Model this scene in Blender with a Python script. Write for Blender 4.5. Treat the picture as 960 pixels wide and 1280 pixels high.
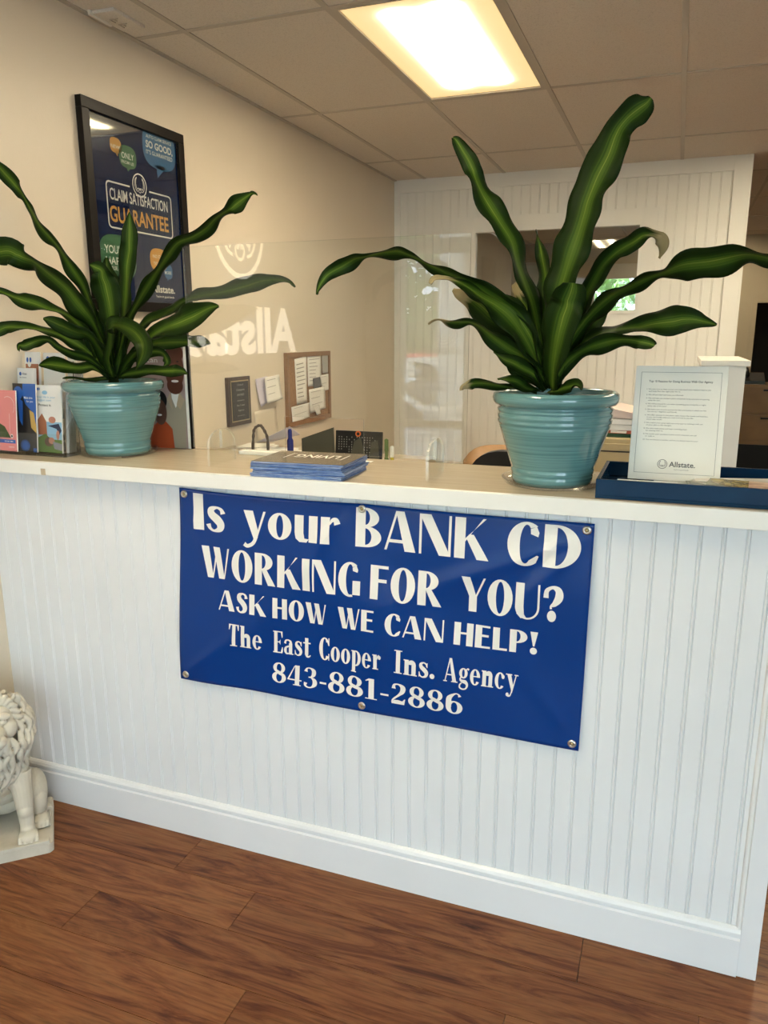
import bpy, bmesh, math, random
from mathutils import Vector, Matrix
random.seed(7)
for o in list(bpy.data.objects): bpy.data.objects.remove(o)
scn = bpy.context.scene
COL = scn.collection
# ------------------------------------------------------------------ camera
CAM = Vector((0, 0, 1.63)); FPX = 958.0
RW = Matrix(((0.93656719, -0.07674664, 0.34198223), (0.35048064, 0.21143126, -0.91239254), (-0.00228267, 0.97437507, 0.22491779)))
cd = bpy.data.cameras.new('camera'); cam = bpy.data.objects.new('camera', cd); COL.objects.link(cam)
cd.sensor_fit = 'HORIZONTAL'; cd.sensor_width = 36.0; cd.lens = FPX/960*36.0; cd.clip_start = 0.02
cam.matrix_world = Matrix.Translation(CAM) @ RW.to_4x4()
scn.camera = cam
scn.view_settings.view_transform = 'Standard'; scn.view_settings.look = 'None'
scn.view_settings.gamma = 1.0; scn.view_settings.use_curve_mapping = False
scn.view_settings.exposure = 0.0
# ------------------------------------------------------------------ world: bright overcast sky
SKY = 10.8; LAMP = 66.0
w = bpy.data.worlds.new('sky'); scn.world = w; w.use_nodes = True
nt = w.node_tree; nt.nodes.clear()
wo = nt.nodes.new('ShaderNodeOutputWorld'); bg = nt.nodes.new('ShaderNodeBackground')
bg.inputs[0].default_value = (0.80, 0.94, 1.12, 1); bg.inputs[1].default_value = SKY
nt.links.new(bg.outputs[0], wo.inputs[0])
# layout constants (metres)
WX = -2.125        # left wall face
ZC = 2.78          # ceiling
YB = 5.92          # beadboard partition
YF = -1.22         # storefront wall behind the viewer
XR = 3.2           # right wall
YFAR = 10.5        # far wall
ZT = 1.242         # counter top surface
YN = 1.86          # counter nosing front
YBD = 1.90         # beadboard face of counter
XCE = 0.315        # right end of counter
# daylight portals at the storefront glazing
def portal(n, x0, x1, z0, z1):
    l = bpy.data.lights.new(n, 'AREA'); l.shape = 'RECTANGLE'; l.size = x1-x0; l.size_y = z1-z0; l.cycles.is_portal = True
    o = bpy.data.objects.new(n, l); COL.objects.link(o)
    o.location = ((x0+x1)/2, YF-0.1, (z0+z1)/2); o.rotation_euler = (math.radians(90), 0, 0)   # -Z axis towards +Y
portal('daylight_portal', -1.2, XR-0.1, 0.25, 2.5)
sun_d = bpy.data.lights.new('sun', 'SUN'); sun_d.energy = 16.0; sun_d.angle = math.radians(1.5); sun_d.color = (1.0, .95, .86)
sun = bpy.data.objects.new('sun', sun_d); COL.objects.link(sun); sun.rotation_euler = (math.radians(-34), 0, math.radians(10))
portal('daylight_portal', -1.85, -1.4, 0.1, 2.5)

# ------------------------------------------------------------------ helpers
def ray(px, py):
    return RW @ Vector((px-480.0, -(py-640.0), -FPX))
def at(px, py, ax, val):
    r = ray(px, py); t = (val-CAM[ax])/r[ax]; return CAM + r*t
def atY(px, py, y): return at(px, py, 1, y)

class MB:
    def __init__(s): s.v = []; s.f = []; s.m = []; s.uv = {}; s.sm = []
    def add(s, vs, fs, m=0, smooth=False, M=None):
        b = len(s.v)
        for v in vs: s.v.append(tuple(M @ Vector(v)) if M is not None else tuple(v))
        for f in fs: s.f.append(tuple(i+b for i in f)); s.m.append(m); s.sm.append(smooth)
        return s
    def box(s, x0, x1, y0, y1, z0, z1, m=0, M=None, b=0.0):
        if b <= 0:
            vs = [(x, y, z) for x in (x0, x1) for y in (y0, y1) for z in (z0, z1)]
            fs = [(0,1,3,2),(4,6,7,5),(0,4,5,1),(2,3,7,6),(0,2,6,4),(1,5,7,3)]
            return s.add(vs, fs, m, False, M)
        bm = bmesh.new(); bmesh.ops.create_cube(bm, size=1)
        for v in bm.verts: v.co = Vector(((x0+x1)/2+v.co.x*(x1-x0), (y0+y1)/2+v.co.y*(y1-y0), (z0+z1)/2+v.co.z*(z1-z0)))
        bmesh.ops.bevel(bm, geom=bm.edges[:], offset=b, segments=2, profile=0.6, affect='EDGES')
        s.bm(bm, m, False, M); bm.free(); return s
    def bm(s, bm, m=0, smooth=False, M=None):
        bm.verts.index_update()
        return s.add([v.co.copy() for v in bm.verts], [[v.index for v in f.verts] for f in bm.faces], m, smooth, M)
    def prism(s, pts, axis, a0, a1, m=0, M=None, smooth=False):
        # pts 2D polygon extruded along axis
        n = len(pts)
        def mk(p, a): return {0:(a, p[0], p[1]), 1:(p[0], a, p[1]), 2:(p[0], p[1], a)}[axis]
        vs = [mk(p, a0) for p in pts]+[mk(p, a1) for p in pts]
        s.add(vs, [tuple(range(n)), tuple(range(2*n-1, n-1, -1))], m, False, M)
        s.add(vs, [(i, i+n, (i+1) % n+n, (i+1) % n) for i in range(n)], m, smooth, M); return s
    def lathe(s, prof, seg=48, m=0, M=None, smooth=True, a0=0, a1=2*math.pi):
        vs = []; full = abs(a1-a0-2*math.pi) < 1e-6; ns = seg if full else seg+1
        for i in range(ns):
            a = a0+(a1-a0)*i/seg
            for r, z in prof: vs.append((r*math.cos(a), r*math.sin(a), z))
        n = len(prof); fs = []
        for i in range(seg):
            j = (i+1) % ns if full else i+1
            for k in range(n-1): fs.append((i*n+k, j*n+k, j*n+k+1, i*n+k+1))
        return s.add(vs, fs, m, smooth, M)
    def tube(s, pts, rad, seg=8, m=0, M=None, caps=True, closed=False):
        pts = [Vector(p) for p in pts]; n = len(pts)
        if not hasattr(rad, '__len__'): rad = [rad]*n
        vs = []; up = None
        for i, p in enumerate(pts):
            if closed: t = (pts[(i+1) % n]-pts[i-1])
            else: t = (pts[min(i+1, n-1)]-pts[max(i-1, 0)])
            t.normalize()
            if up is None:
                up = Vector((0, 0, 1)) if abs(t.z) < 0.9 else Vector((1, 0, 0))
            a = t.cross(up).normalized(); b = a.cross(t).normalized(); up = b
            for k in range(seg):
                an = 2*math.pi*k/seg; vs.append(p+a*(math.cos(an)*rad[i])+b*(math.sin(an)*rad[i]))
        fs = []
        for i in range(n if closed else n-1):
            j = (i+1) % n
            for k in range(seg): fs.append((i*seg+k, i*seg+(k+1) % seg, j*seg+(k+1) % seg, j*seg+k))
        if caps and not closed: fs += [tuple(range(seg-1, -1, -1)), tuple((n-1)*seg+k for k in range(seg))]
        return s.add(vs, fs, m, True, M)
    def ell(s, c, r, m=0, M=None, sub=3, R=None):
        bm = bmesh.new(); bmesh.ops.create_icosphere(bm, subdivisions=sub, radius=1)
        for v in bm.verts:
            q = Vector((v.co.x*r[0], v.co.y*r[1], v.co.z*r[2]))
            if R is not None: q = R @ q
            v.co = q+Vector(c)
        s.bm(bm, m, True, M); bm.free(); return s
    def build(s, name, mats, parent=None, loc=None, M=None, smooth=None):
        me = bpy.data.meshes.new(name); me.from_pydata(s.v, [], s.f)
        if not isinstance(mats, (list, tuple)): mats = [mats]
        for x in mats: me.materials.append(x)
        me.polygons.foreach_set('material_index', s.m)
        me.polygons.foreach_set('use_smooth', [bool(smooth) if smooth is not None else q for q in s.sm])
        me.update()
        o = bpy.data.objects.new(name, me); COL.objects.link(o)
        if parent: o.parent = parent
        if loc: o.location = loc
        return o
def tag(o, label=None, cat=None, group=None, kind=None):
    if label: o['label'] = label
    if cat: o['category'] = cat
    if group: o['group'] = group
    if kind: o['kind'] = kind
    return o
def empty(name, loc, label=None, cat=None, group=None, rz=0, kind=None):
    o = bpy.data.objects.new(name, None); COL.objects.link(o); o.location = loc; o.rotation_euler = (0, 0, rz)
    o.empty_display_size = 0.05
    return tag(o, label, cat, group, kind)
def world_child(o, parent):
    # mesh was built in world coordinates: keep it there under the parent
    o.parent = parent; o.matrix_parent_inverse = Matrix.Identity(4)
    o.location = -Vector(parent.location) if parent.rotation_euler.z == 0 else o.location
    return o
def part(mb, name, mats, parent, smooth=None):
    # world-space mesh -> child of a (rotation-free) parent
    o = mb.build(name, mats, None, smooth=smooth)
    base = Vector((0, 0, 0)); p = parent
    while p is not None: base += Vector(p.location); p = p.parent
    o.parent = parent; o.location = -base
    return o
def inst(o, parent, loc, label=None):
    c = o.copy(); COL.objects.link(c); c.parent = parent; c.location = loc
    return c
class Fr:
    """a flat frame: u, v in the plane, n towards the viewer"""
    def __init__(s, o, U, V):
        s.o = Vector(o); s.U = Vector(U).normalized(); s.V = Vector(V).normalized(); s.N = s.U.cross(s.V)
    def p(s, u, v, n=0.0): return s.o+s.U*u+s.V*v+s.N*n
    def M(s): 
        m = Matrix((s.U, s.V, s.N)).transposed().to_4x4(); m.translation = s.o; return m
def fpoly(mb, F, pts, n=0.0, m=0):
    mb.add([F.p(a, b, n) for a, b in pts], [tuple(range(len(pts)))], m)
def frect(mb, F, u0, u1, v0, v1, n=0.0, m=0): fpoly(mb, F, [(u0, v0), (u1, v0), (u1, v1), (u0, v1)], n, m)
def fdisc(mb, F, cu, cv, ru, rv, n=0.0, m=0, seg=24, sq=1.0):
    pts = []
    for i in range(seg):
        a = 2*math.pi*i/seg; c, s_ = math.cos(a), math.sin(a)
        pts.append((cu+ru*math.copysign(abs(c)**sq, c), cv+rv*math.copysign(abs(s_)**sq, s_)))
    fpoly(mb, F, pts, n, m)
def fring(mb, F, cu, cv, ru, rv, t, n=0.0, m=0, a0=0, a1=360, seg=28):
    vs = []; fs = []
    for i in range(seg+1):
        a = math.radians(a0+(a1-a0)*i/seg)
        vs.append(F.p(cu+ru*math.cos(a), cv+rv*math.sin(a), n)); vs.append(F.p(cu+(ru-t)*math.cos(a), cv+(rv-t)*math.sin(a), n))
    for i in range(seg): fs.append((2*i, 2*i+1, 2*i+3, 2*i+2))
    mb.add(vs, fs, m)
_tc = {}
def text_geo(s, bold=0.0):
    k = (s, bold)
    if k in _tc: return _tc[k]
    cu = bpy.data.curves.new('txt', 'FONT'); cu.body = s; cu.size = 1.0; cu.offset = bold; cu.resolution_u = 3
    ob = bpy.data.objects.new('txt', cu); COL.objects.link(ob)
    me = ob.to_mesh(); vs = [tuple(v.co) for v in me.vertices]; fs = [tuple(p.vertices) for p in me.polygons]
    ob.to_mesh_clear(); bpy.data.objects.remove(ob); bpy.data.curves.remove(cu)
    _tc[k] = (vs, fs); return _tc[k]
def ftext(mb, F, s, u0, u1, v0, h, n=0.0, m=0, bold=0.0, flip=False, shear=0.0):
    vs, fs = text_geo(s, bold)
    if not vs: return
    xs = [v[0] for v in vs]; a, b = min(xs), max(xs); sx = (u1-u0)/(b-a); sy = h/0.72
    mb.add([F.p((u0+(v[0]-a)*sx+v[1]*sy*shear) if not flip else (u1-(v[0]-a)*sx), (v0+v[1]*sy), n) for v in vs], fs, m)
def catmull(P, n):
    out = []; N = len(P)
    for i in range(N-1):
        p0, p1, p2, p3 = P[max(i-1, 0)], P[i], P[i+1], P[min(i+2, N-1)]
        for k in range(n):
            t = k/n; out.append(tuple(0.5*((2*b)+(-a+c)*t+(2*a-5*b+4*c-d)*t*t+(-a+3*b-3*c+d)*t**3) for a, b, c, d in zip(p0, p1, p2, p3)))
    out.append(tuple(P[-1])); return out

# ------------------------------------------------------------------ materials
def mat(name, col=(0.8, 0.8, 0.8), rough=0.5, metal=0.0, coat=0.0, emis=None, es=0.0, trans=0.0, ior=1.45, spec=0.5):
    m = bpy.data.materials.new(name); m.use_nodes = True; b = m.node_tree.nodes['Principled BSDF']
    b.inputs['Base Color'].default_value = (*col, 1); b.inputs['Roughness'].default_value = rough; b.inputs['Metallic'].default_value = metal
    b.inputs['Coat Weight'].default_value = coat; b.inputs['Coat Roughness'].default_value = 0.08
    b.inputs['Transmission Weight'].default_value = trans; b.inputs['IOR'].default_value = ior; b.inputs['Specular IOR Level'].default_value = spec
    if emis: b.inputs['Emission Color'].default_value = (*emis, 1); b.inputs['Emission Strength'].default_value = es
    return m
def N(m, t, **kw):
    n = m.node_tree.nodes.new(t)
    for k, v in kw.items():
        if k.startswith('i_'): n.inputs[k[2:].replace('_', ' ')].default_value = v
        else: setattr(n, k, v)
    return n
def L(m, a, b): m.node_tree.links.new(a, b)
def bsdf(m): return m.node_tree.nodes['Principled BSDF']
def ramp(m, fac, stops):
    r = N(m, 'ShaderNodeValToRGB'); e = r.color_ramp.elements
    while len(e) > 1: e.remove(e[-1])
    e[0].position = stops[0][0]; e[0].color = (*stops[0][1], 1)
    for p, c in stops[1:]:
        q = e.new(p); q.color = (*c, 1)
    if fac is not None: L(m, fac, r.inputs[0])
    return r
def coords(m, kind='Object', scale=(1, 1, 1)):
    tc = N(m, 'ShaderNodeTexCoord'); mp = N(m, 'ShaderNodeMapping'); mp.inputs['Scale'].default_value = scale
    L(m, tc.outputs[kind], mp.inputs[0]); return mp.outputs[0]
def noise(m, vec, scale, detail=4, rough=0.5, dist=0.0):
    n = N(m, 'ShaderNodeTexNoise'); n.inputs['Scale'].default_value = scale; n.inputs['Detail'].default_value = detail
    n.inputs['Roughness'].default_value = rough; n.inputs['Distortion'].default_value = dist
    if vec is not None: L(m, vec, n.inputs['Vector'])
    return n
def bump(m, h, strength=0.2, dist=0.01):
    b = N(m, 'ShaderNodeBump'); b.inputs['Strength'].default_value = strength; b.inputs['Distance'].default_value = dist
    L(m, h, b.inputs['Height']); L(m, b.outputs[0], bsdf(m).inputs['Normal'])
def geo_pos(m, scale=(1, 1, 1)):
    g = N(m, 'ShaderNodeNewGeometry'); mp = N(m, 'ShaderNodeMapping'); mp.inputs['Scale'].default_value = scale
    L(m, g.outputs['Position'], mp.inputs[0]); return mp.outputs[0]

def mottled(name, c1, c2, rough, scale=6, bs=0.05, bscale=60, detail=4, coat=0.0):
    m = mat(name, c1, rough, coat=coat); v = geo_pos(m)
    r = ramp(m, noise(m, v, scale, detail).outputs[0], [(0.3, c1), (0.7, c2)]); L(m, r.outputs[0], bsdf(m).inputs['Base Color'])
    if bs: bump(m, noise(m, v, bscale, 3).outputs[0], bs, 0.004)
    return m
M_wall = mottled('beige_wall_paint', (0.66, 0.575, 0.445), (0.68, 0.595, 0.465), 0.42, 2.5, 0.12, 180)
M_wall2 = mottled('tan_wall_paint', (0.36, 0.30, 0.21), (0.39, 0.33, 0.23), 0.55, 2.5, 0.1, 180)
M_white = mottled('white_counter_paint', (0.70, 0.71, 0.715), (0.73, 0.74, 0.745), 0.33, 5, 0.05, 90)
M_trim = mottled('white_trim_paint', (0.82, 0.81, 0.755), (0.84, 0.83, 0.775), 0.38, 5, 0.05, 90)
M_nose = mottled('cream_nosing_paint', (0.74, 0.73, 0.68), (0.77, 0.76, 0.71), 0.38, 9, 0.04, 90)
M_black = mat('black_frame', (0.008, 0.006, 0.005), 0.35, spec=0.2)
M_dark = mat('dark_plastic', (0.012, 0.012, 0.013), 0.35)
M_steel = mat('steel', (0.62, 0.58, 0.52), 0.28, 1.0)
M_paper = mat('white_paper', (0.82, 0.80, 0.74), 0.6)
M_paperlav = mat('lavender_paper', (0.62, 0.58, 0.66), 0.6)
M_ink = mat('grey_ink', (0.10, 0.10, 0.10), 0.6)
M_inklight = mat('pale_ink', (0.36, 0.35, 0.32), 0.6)
M_whitep = mat('white_print', (0.80, 0.76, 0.68), 0.5)
M_tbar = mat('ceiling_grid_paint', (0.48, 0.43, 0.36), 0.4)
M_emitwhite = mat('window_frame_white', (0.75, 0.74, 0.70), 0.4)

# ceiling tile : fissured mineral fibre
M_tile = mat('ceiling_tile', (0.48, 0.44, 0.38), 0.85); v = geo_pos(M_tile)
a = noise(M_tile, v, 170, 3, 0.7); r = ramp(M_tile, a.outputs[0], [(0.30, (0.56, 0.51, 0.44)), (0.46, (0.70, 0.645, 0.565)), (0.8, (0.74, 0.68, 0.60))])
L(M_tile, r.outputs[0], bsdf(M_tile).inputs['Base Color']); bump(M_tile, a.outputs[0], 0.35, 0.004)

# wood floor planks: rustic hickory laminate
M_floor = mat('hickory_laminate', (0.3, 0.13, 0.05), 0.36, spec=0.25); m = M_floor
oi = N(m, 'ShaderNodeObjectInfo'); g = geo_pos(m); cx = N(m, 'ShaderNodeCombineXYZ'); mu = N(m, 'ShaderNodeMath', operation='MULTIPLY'); mu.inputs[1].default_value = 37.0
L(m, oi.outputs['Random'], mu.inputs[0]); L(m, mu.outputs[0], cx.inputs[0]); L(m, mu.outputs[0], cx.inputs[1])
va = N(m, 'ShaderNodeVectorMath', operation='ADD'); L(m, g, va.inputs[0]); L(m, cx.outputs[0], va.inputs[1])
mp = N(m, 'ShaderNodeMapping'); mp.inputs['Scale'].default_value = (1.0, 7.5, 1.0); L(m, va.outputs[0], mp.inputs[0])
n1 = noise(m, mp.outputs[0], 1.9, 7, 0.66, 1.9)
mp2 = N(m, 'ShaderNodeMapping'); mp2.inputs['Scale'].default_value = (5.0, 90.0, 1.0); L(m, va.outputs[0], mp2.inputs[0])
n2 = noise(m, mp2.outputs[0], 1.4, 5, 0.6, 0.4)
r1 = ramp(m, n1.outputs[0], [(0.28, (0.045, 0.014, 0.007)), (0.38, (0.115, 0.036, 0.014)), (0.47, (0.185, 0.066, 0.024)), (0.56, (0.235, 0.098, 0.036)), (0.64, (0.20, 0.082, 0.032)), (0.74, (0.13, 0.044, 0.017))])
r2 = ramp(m, n2.outputs[0], [(0.30, (0.50, 0.47, 0.45)), (0.5, (0.92, 0.92, 0.92)), (0.72, (1.10, 1.08, 1.04))])
mx = N(m, 'ShaderNodeMix', data_type='RGBA', blend_type='MULTIPLY'); mx.inputs[0].default_value = 0.85
L(m, r1.outputs[0], mx.inputs[6]); L(m, r2.outputs[0], mx.inputs[7])
mpk = N(m, 'ShaderNodeMapping'); mpk.inputs['Scale'].default_value = (2.0, 5.0, 1.0); L(m, va.outputs[0], mpk.inputs[0])
wk = noise(m, mpk.outputs[0], 3.0, 3); vk = N(m, 'ShaderNodeVectorMath', operation='MULTIPLY_ADD'); vk.inputs[1].default_value = (0.35, 0.35, 0.35)
L(m, wk.outputs['Color'], vk.inputs[0]); L(m, mpk.outputs[0], vk.inputs[2])
vo = N(m, 'ShaderNodeTexVoronoi'); vo.inputs['Scale'].default_value = 0.95; L(m, vk.outputs[0], vo.inputs['Vector'])
rk = ramp(m, vo.outputs['Distance'], [(0.0, (0.06, 0.05, 0.05)), (0.05, (0.20, 0.17, 0.15)), (0.10, (0.55, 0.5, 0.46)), (0.19, (1, 1, 1))])
mk = N(m, 'ShaderNodeMix', data_type='RGBA', blend_type='MULTIPLY'); mk.inputs[0].default_value = 0.9
L(m, mx.outputs[2], mk.inputs[6]); L(m, rk.outputs[0], mk.inputs[7])
tn = N(m, 'ShaderNodeHueSaturation'); rr = N(m, 'ShaderNodeMapRange'); rr.inputs[3].default_value = 0.90; rr.inputs[4].default_value = 1.08
L(m, oi.outputs['Random'], rr.inputs[0]); L(m, rr.outputs[0], tn.inputs['Value']); L(m, mk.outputs[2], tn.inputs['Color']); L(m, tn.outputs[0], bsdf(m).inputs['Base Color'])
bump(m, n2.outputs[0], 0.08, 0.002)

# counter top laminate
M_top = mat('beige_laminate', (0.5, 0.42, 0.32), 0.22); m = M_top; g = geo_pos(m, (3, 40, 1))
r = ramp(m, noise(m, g, 1.5, 5, 0.6, 0.4).outputs[0], [(0.3, (0.43, 0.355, 0.255)), (0.6, (0.50, 0.42, 0.305)), (0.8, (0.54, 0.46, 0.34))]); L(m, r.outputs[0], bsdf(m).inputs['Base Color'])

# acrylic / glass: transparent with fresnel reflection
def clear(name, ior=1.49, tint=(0.97, 0.98, 0.97), rough=0.0, boost=1.0):
    m = bpy.data.materials.new(name); m.use_nodes = True; nt = m.node_tree; nt.nodes.clear()
    o = nt.nodes.new('ShaderNodeOutputMaterial'); t = nt.nodes.new('ShaderNodeBsdfTransparent'); gl = nt.nodes.new('ShaderNodeBsdfGlossy')
    f = nt.nodes.new('ShaderNodeFresnel'); mi = nt.nodes.new('ShaderNodeMixShader')
    t.inputs[0].default_value = (*tint, 1); gl.inputs['Roughness'].default_value = rough; f.inputs[0].default_value = ior
    # same reflectance from either side of the face
    g = nt.nodes.new('ShaderNodeNewGeometry'); ma = nt.nodes.new('ShaderNodeMath'); ma.operation = 'MULTIPLY'; ma.inputs[1].default_value = boost
    ab = nt.nodes.new('ShaderNodeMapRange'); ab.inputs[1].default_value = 0; ab.inputs[2].default_value = 1; ab.inputs[3].default_value = ior; ab.inputs[4].default_value = 1/ior
    nt.links.new(g.outputs['Backfacing'], ab.inputs[0]); nt.links.new(ab.outputs[0], f.inputs[0])
    nt.links.new(f.outputs[0], ma.inputs[0]); nt.links.new(ma.outputs[0], mi.inputs[0])
    nt.links.new(t.outputs[0], mi.inputs[1]); nt.links.new(gl.outputs[0], mi.inputs[2]); nt.links.new(mi.outputs[0], o.inputs[0])
    return m
M_acr = clear('clear_acrylic'); M_glass = clear('window_glass', 1.5, (0.93, 0.95, 0.94))
M_acredge = clear('polished_acrylic_edge', 1.7, (0.92, 0.93, 0.90), 0.12, 1.5)
_n = M_acredge.node_tree; _d = _n.nodes.new('ShaderNodeBsdfDiffuse'); _d.inputs[0].default_value = (.95, .95, .90, 1); _m = _n.nodes.new('ShaderNodeMixShader'); _m.inputs[0].default_value = .16
_o = [q for q in _n.nodes if q.type == 'OUTPUT_MATERIAL'][0]; _s = _o.inputs[0].links[0].from_socket
_n.links.new(_s, _m.inputs[1]); _n.links.new(_d.outputs[0], _m.inputs[2]); _n.links.new(_m.outputs[0], _o.inputs[0])
M_thin = clear('thin_clear_plastic', 1.45, (0.95, 0.96, 0.96), 0.02)
# ================================================================== STRUCTURE
# ---- floor: plank laminate
fl = tag(MB().box(WX-0.05, XR+0.05, YF-0.1, YFAR+3, -0.06, -0.006).build('floor', mat('underlay', (0.05, 0.02, 0.01), 0.8)), kind='structure')
PW = 0.16; PLN = 1.235; cnt = 0
plank_me = {}
def plank(x0, x1, y0, y1, mb=None):
    g = 0.0002; e = 0.0007
    vs = [(x0+g, y0+g, -0.006), (x1-g, y0+g, -0.006), (x1-g, y1-g, -0.006), (x0+g, y1-g, -0.006), (x0+g+e, y0+g+e, 0), (x1-g-e, y0+g+e, 0), (x1-g-e, y1-g-e, 0), (x0+g+e, y1-g-e, 0)]
    fs = [(0,1,5,4), (1,2,6,5), (2,3,7,6), (3,0,4,7), (4,5,6,7)]
    q = [(x-x0, y-y0, z) for x, y, z in vs]
    if mb is not None: mb.add(vs, fs); return
    k = (round(x1-x0, 3), round(y1-y0, 3))
    if k not in plank_me:
        o = MB().add(q, fs).build('plank', M_floor, fl, (x0, y0, 0)); plank_me[k] = o
    else: inst(plank_me[k], fl, (x0, y0, 0))
offs = {0: -0.118, -1: 0.175, -2: -0.27, -3: 0.33, -4: -0.62}
rest = MB()
r0 = int((YF-1.885)/PW)-1; r1_ = int((YFAR-1.885)/PW)+2
for rI in range(r0, r1_):
    y1 = 1.885+PW*(rI+1)-PW if False else 1.885+rI*PW; y0 = y1-PW
    idx = rI
    o = offs.get(idx, (idx*0.437) % PLN)
    x = o-4*PLN
    if idx <= 0 and idx in offs: x = o-4*PLN
    while x < XR:
        a, b = max(x, WX), min(x+PLN, XR); c0, c1 = max(y0, YF), min(y1, YFAR)
        if b-a > 0.02 and c1-c0 > 0.02:
            near = (0.2 < y1 < 3.6 and (y1 < 2.0 or b > 0.35))
            plank(a, b, c0, c1, None if near else rest)
        x += PLN
tag(rest.build('plank_field', M_floor, fl), kind='stuff')

# ---- ceiling with lay-in grid
ce = tag(MB().box(WX-0.05, XR+0.05, YF-0.1, YFAR+3, ZC+0.012, ZC+0.05).build('ceiling', M_tile), kind='structure')
TX = 0.605; TY = 1.215
gx = [-0.066+TX*k for k in range(-4, 7)]; gx = [x for x in gx if WX+0.03 < x < XR-0.03]
gy = [4.045+TY*k for k in range(-5, 7)]; gy = [y for y in gy if YF+0.03 < y < YFAR-0.03]
xs = [WX]+gx+[XR]; ys = [YF]+gy+[YFAR]
lights_at = [(-1.276, 2.83), (-0.066, 9.0-0.095), (0.539, 4.045), (1.144, 2.83), (-1.276, 0.40), (0.539, 5.26)]  # the troffer in front of the partition is added, out of view, to brighten it
tile_me = {}
for i in range(len(xs)-1):
    for j in range(len(ys)-1):
        x0, x1, y0, y1 = xs[i], xs[i+1], ys[j], ys[j+1]
        if any(abs(x0-a) < 0.05 and abs(y0-b) < 0.08 for a, b in lights_at): continue
        k = (round(x1-x0, 3), round(y1-y0, 3))
        if k not in tile_me: 
            g = 0.011
            tile_me[k] = MB().box(g, x1-x0-g, g, y1-y0-g, 0, 0.012, b=0.0025).build('ceiling_tile', M_tile, ce, (x0, y0, ZC-0.001))
        else: inst(tile_me[k], ce, (x0, y0, ZC-0.001))
for x in gx: part(MB().box(x-0.012, x+0.012, YF, YFAR, ZC-0.004, ZC+0.001), 'grid_bar', M_tbar, ce)
for y in gy:
    part(MB().box(WX, XR, y-0.012, y+0.012, ZC-0.0035, ZC+0.001), 'grid_bar', M_tbar, ce)
part(MB().box(WX, WX+0.022, YF, YB, ZC-0.006, ZC-0.001), 'edge_angle', M_tbar, ce)

# ---- walls
tag(MB().box(WX-0.1, WX, YF-0.12, YFAR+0.12, 0, ZC).build('wall_left', M_wall), kind='structure')
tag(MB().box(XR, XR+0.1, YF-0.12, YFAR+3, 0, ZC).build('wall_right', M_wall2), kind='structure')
# storefront wall (behind the viewer) with door glass and display windows
wf = MB()
DX0, DX1 = -1.93, -1.32            # door leaf
wf.box(WX, DX0, YF-0.12, YF, 0, ZC).box(DX0, DX1, YF-0.12, YF, 2.52, ZC).box(DX1, -1.2, YF-0.12, YF, 0, ZC)
wf.box(-1.2, XR, YF-0.12, YF, 0, 0.25).box(-1.2, XR, YF-0.12, YF, 2.5, ZC).box(XR-0.1, XR, YF-0.12, YF, 0.25, 2.5)
tag(wf.build('wall_front', M_wall), kind='structure')
d = MB()
d.box(DX0, -1.85, YF-0.09, YF-0.03, 0, 2.28).box(-1.40, DX1, YF-0.09, YF-0.03, 0, 2.28).box(-1.85, -1.40, YF-0.09, YF-0.03, 2.18, 2.28).box(-1.85, -1.40, YF-0.09, YF-0.03, 0, 0.12).box(-1.85, -1.40, YF-0.09, YF-0.02, 0.975, 1.025)
door = tag(d.build('door_1', M_emitwhite), kind='structure')
d = MB().box(-1.85, -1.40, YF-0.066, YF-0.06, 0.12, 2.18); part(d, 'glass_pane', M_glass, door)
d = MB().box(DX0, DX1, YF-0.066, YF-0.06, 2.28, 2.52); part(d, 'glass_pane', M_glass, door)
# vinyl lettering on the outside of the door: seen reversed from inside
Fd = Fr((-1.85, YF-0.057, 0), (1, 0, 0), (0, 0, 1)); Fd.N = Vector((0, 1, 0))
vl = MB(); M_vin = mat('black_vinyl', (0.01, 0.01, 0.01), 0.6)
for s, z, h, u0, u1, b in (("Allstate", 1.50, .055, .12, .43, .01), ("The East Cooper", 1.335, .025, .09, .38, .015), ("Insurance Agency", 1.29, .025, .05, .38, .015), ("843-881-2886", 1.24, .025, .05, .30, .015), ("Office Hours:", 1.175, .022, .05, .24, .012), ("Mon-Fri 9am-5pm", 1.13, .018, .05, .40, 0), ("allstate.com", 1.075, .02, .05, .24, 0), ("1-800-Allstate", 1.04, .02, .05, .27, 0), ("Auto, Home, Life", .945, .02, .05, .32, .01), ("Annuities, Mutual Funds", .905, .02, .05, .38, .01), ("Retirement, College Savings", .86, .02, .05, .43, .015)):
    ftext(vl, Fd, s, u0, u1, z, h*1.1, 0, 0, b+.012)
for k, rr in enumerate((.105, .085, .065, .045)): fring(vl, Fd, .30, 1.66, rr, rr, .008, 0, 0, 150, 380)
part(vl, 'lettering', M_vin, door)
n = 0
for x0, x1 in ((-1.2, -0.15), (-0.15, 0.95), (0.95, 2.05), (2.05, 3.1)):
    n += 1; f = MB().box(x0, x0+0.03, YF-0.09, YF-0.03, 0.25, 2.5).box(x1-0.03, x1, YF-0.09, YF-0.03, 0.25, 2.5).box(x0, x1, YF-0.09, YF-0.03, 0.25, 0.30).box(x0, x1, YF-0.09, YF-0.03, 2.45, 2.5)
    wn = tag(f.build('window_%d' % n, M_emitwhite), kind='structure'); part(MB().box(x0+0.03, x1-0.03, YF-0.066, YF-0.06, 0.3, 2.45), 'glass_pane', M_glass, wn)
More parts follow.
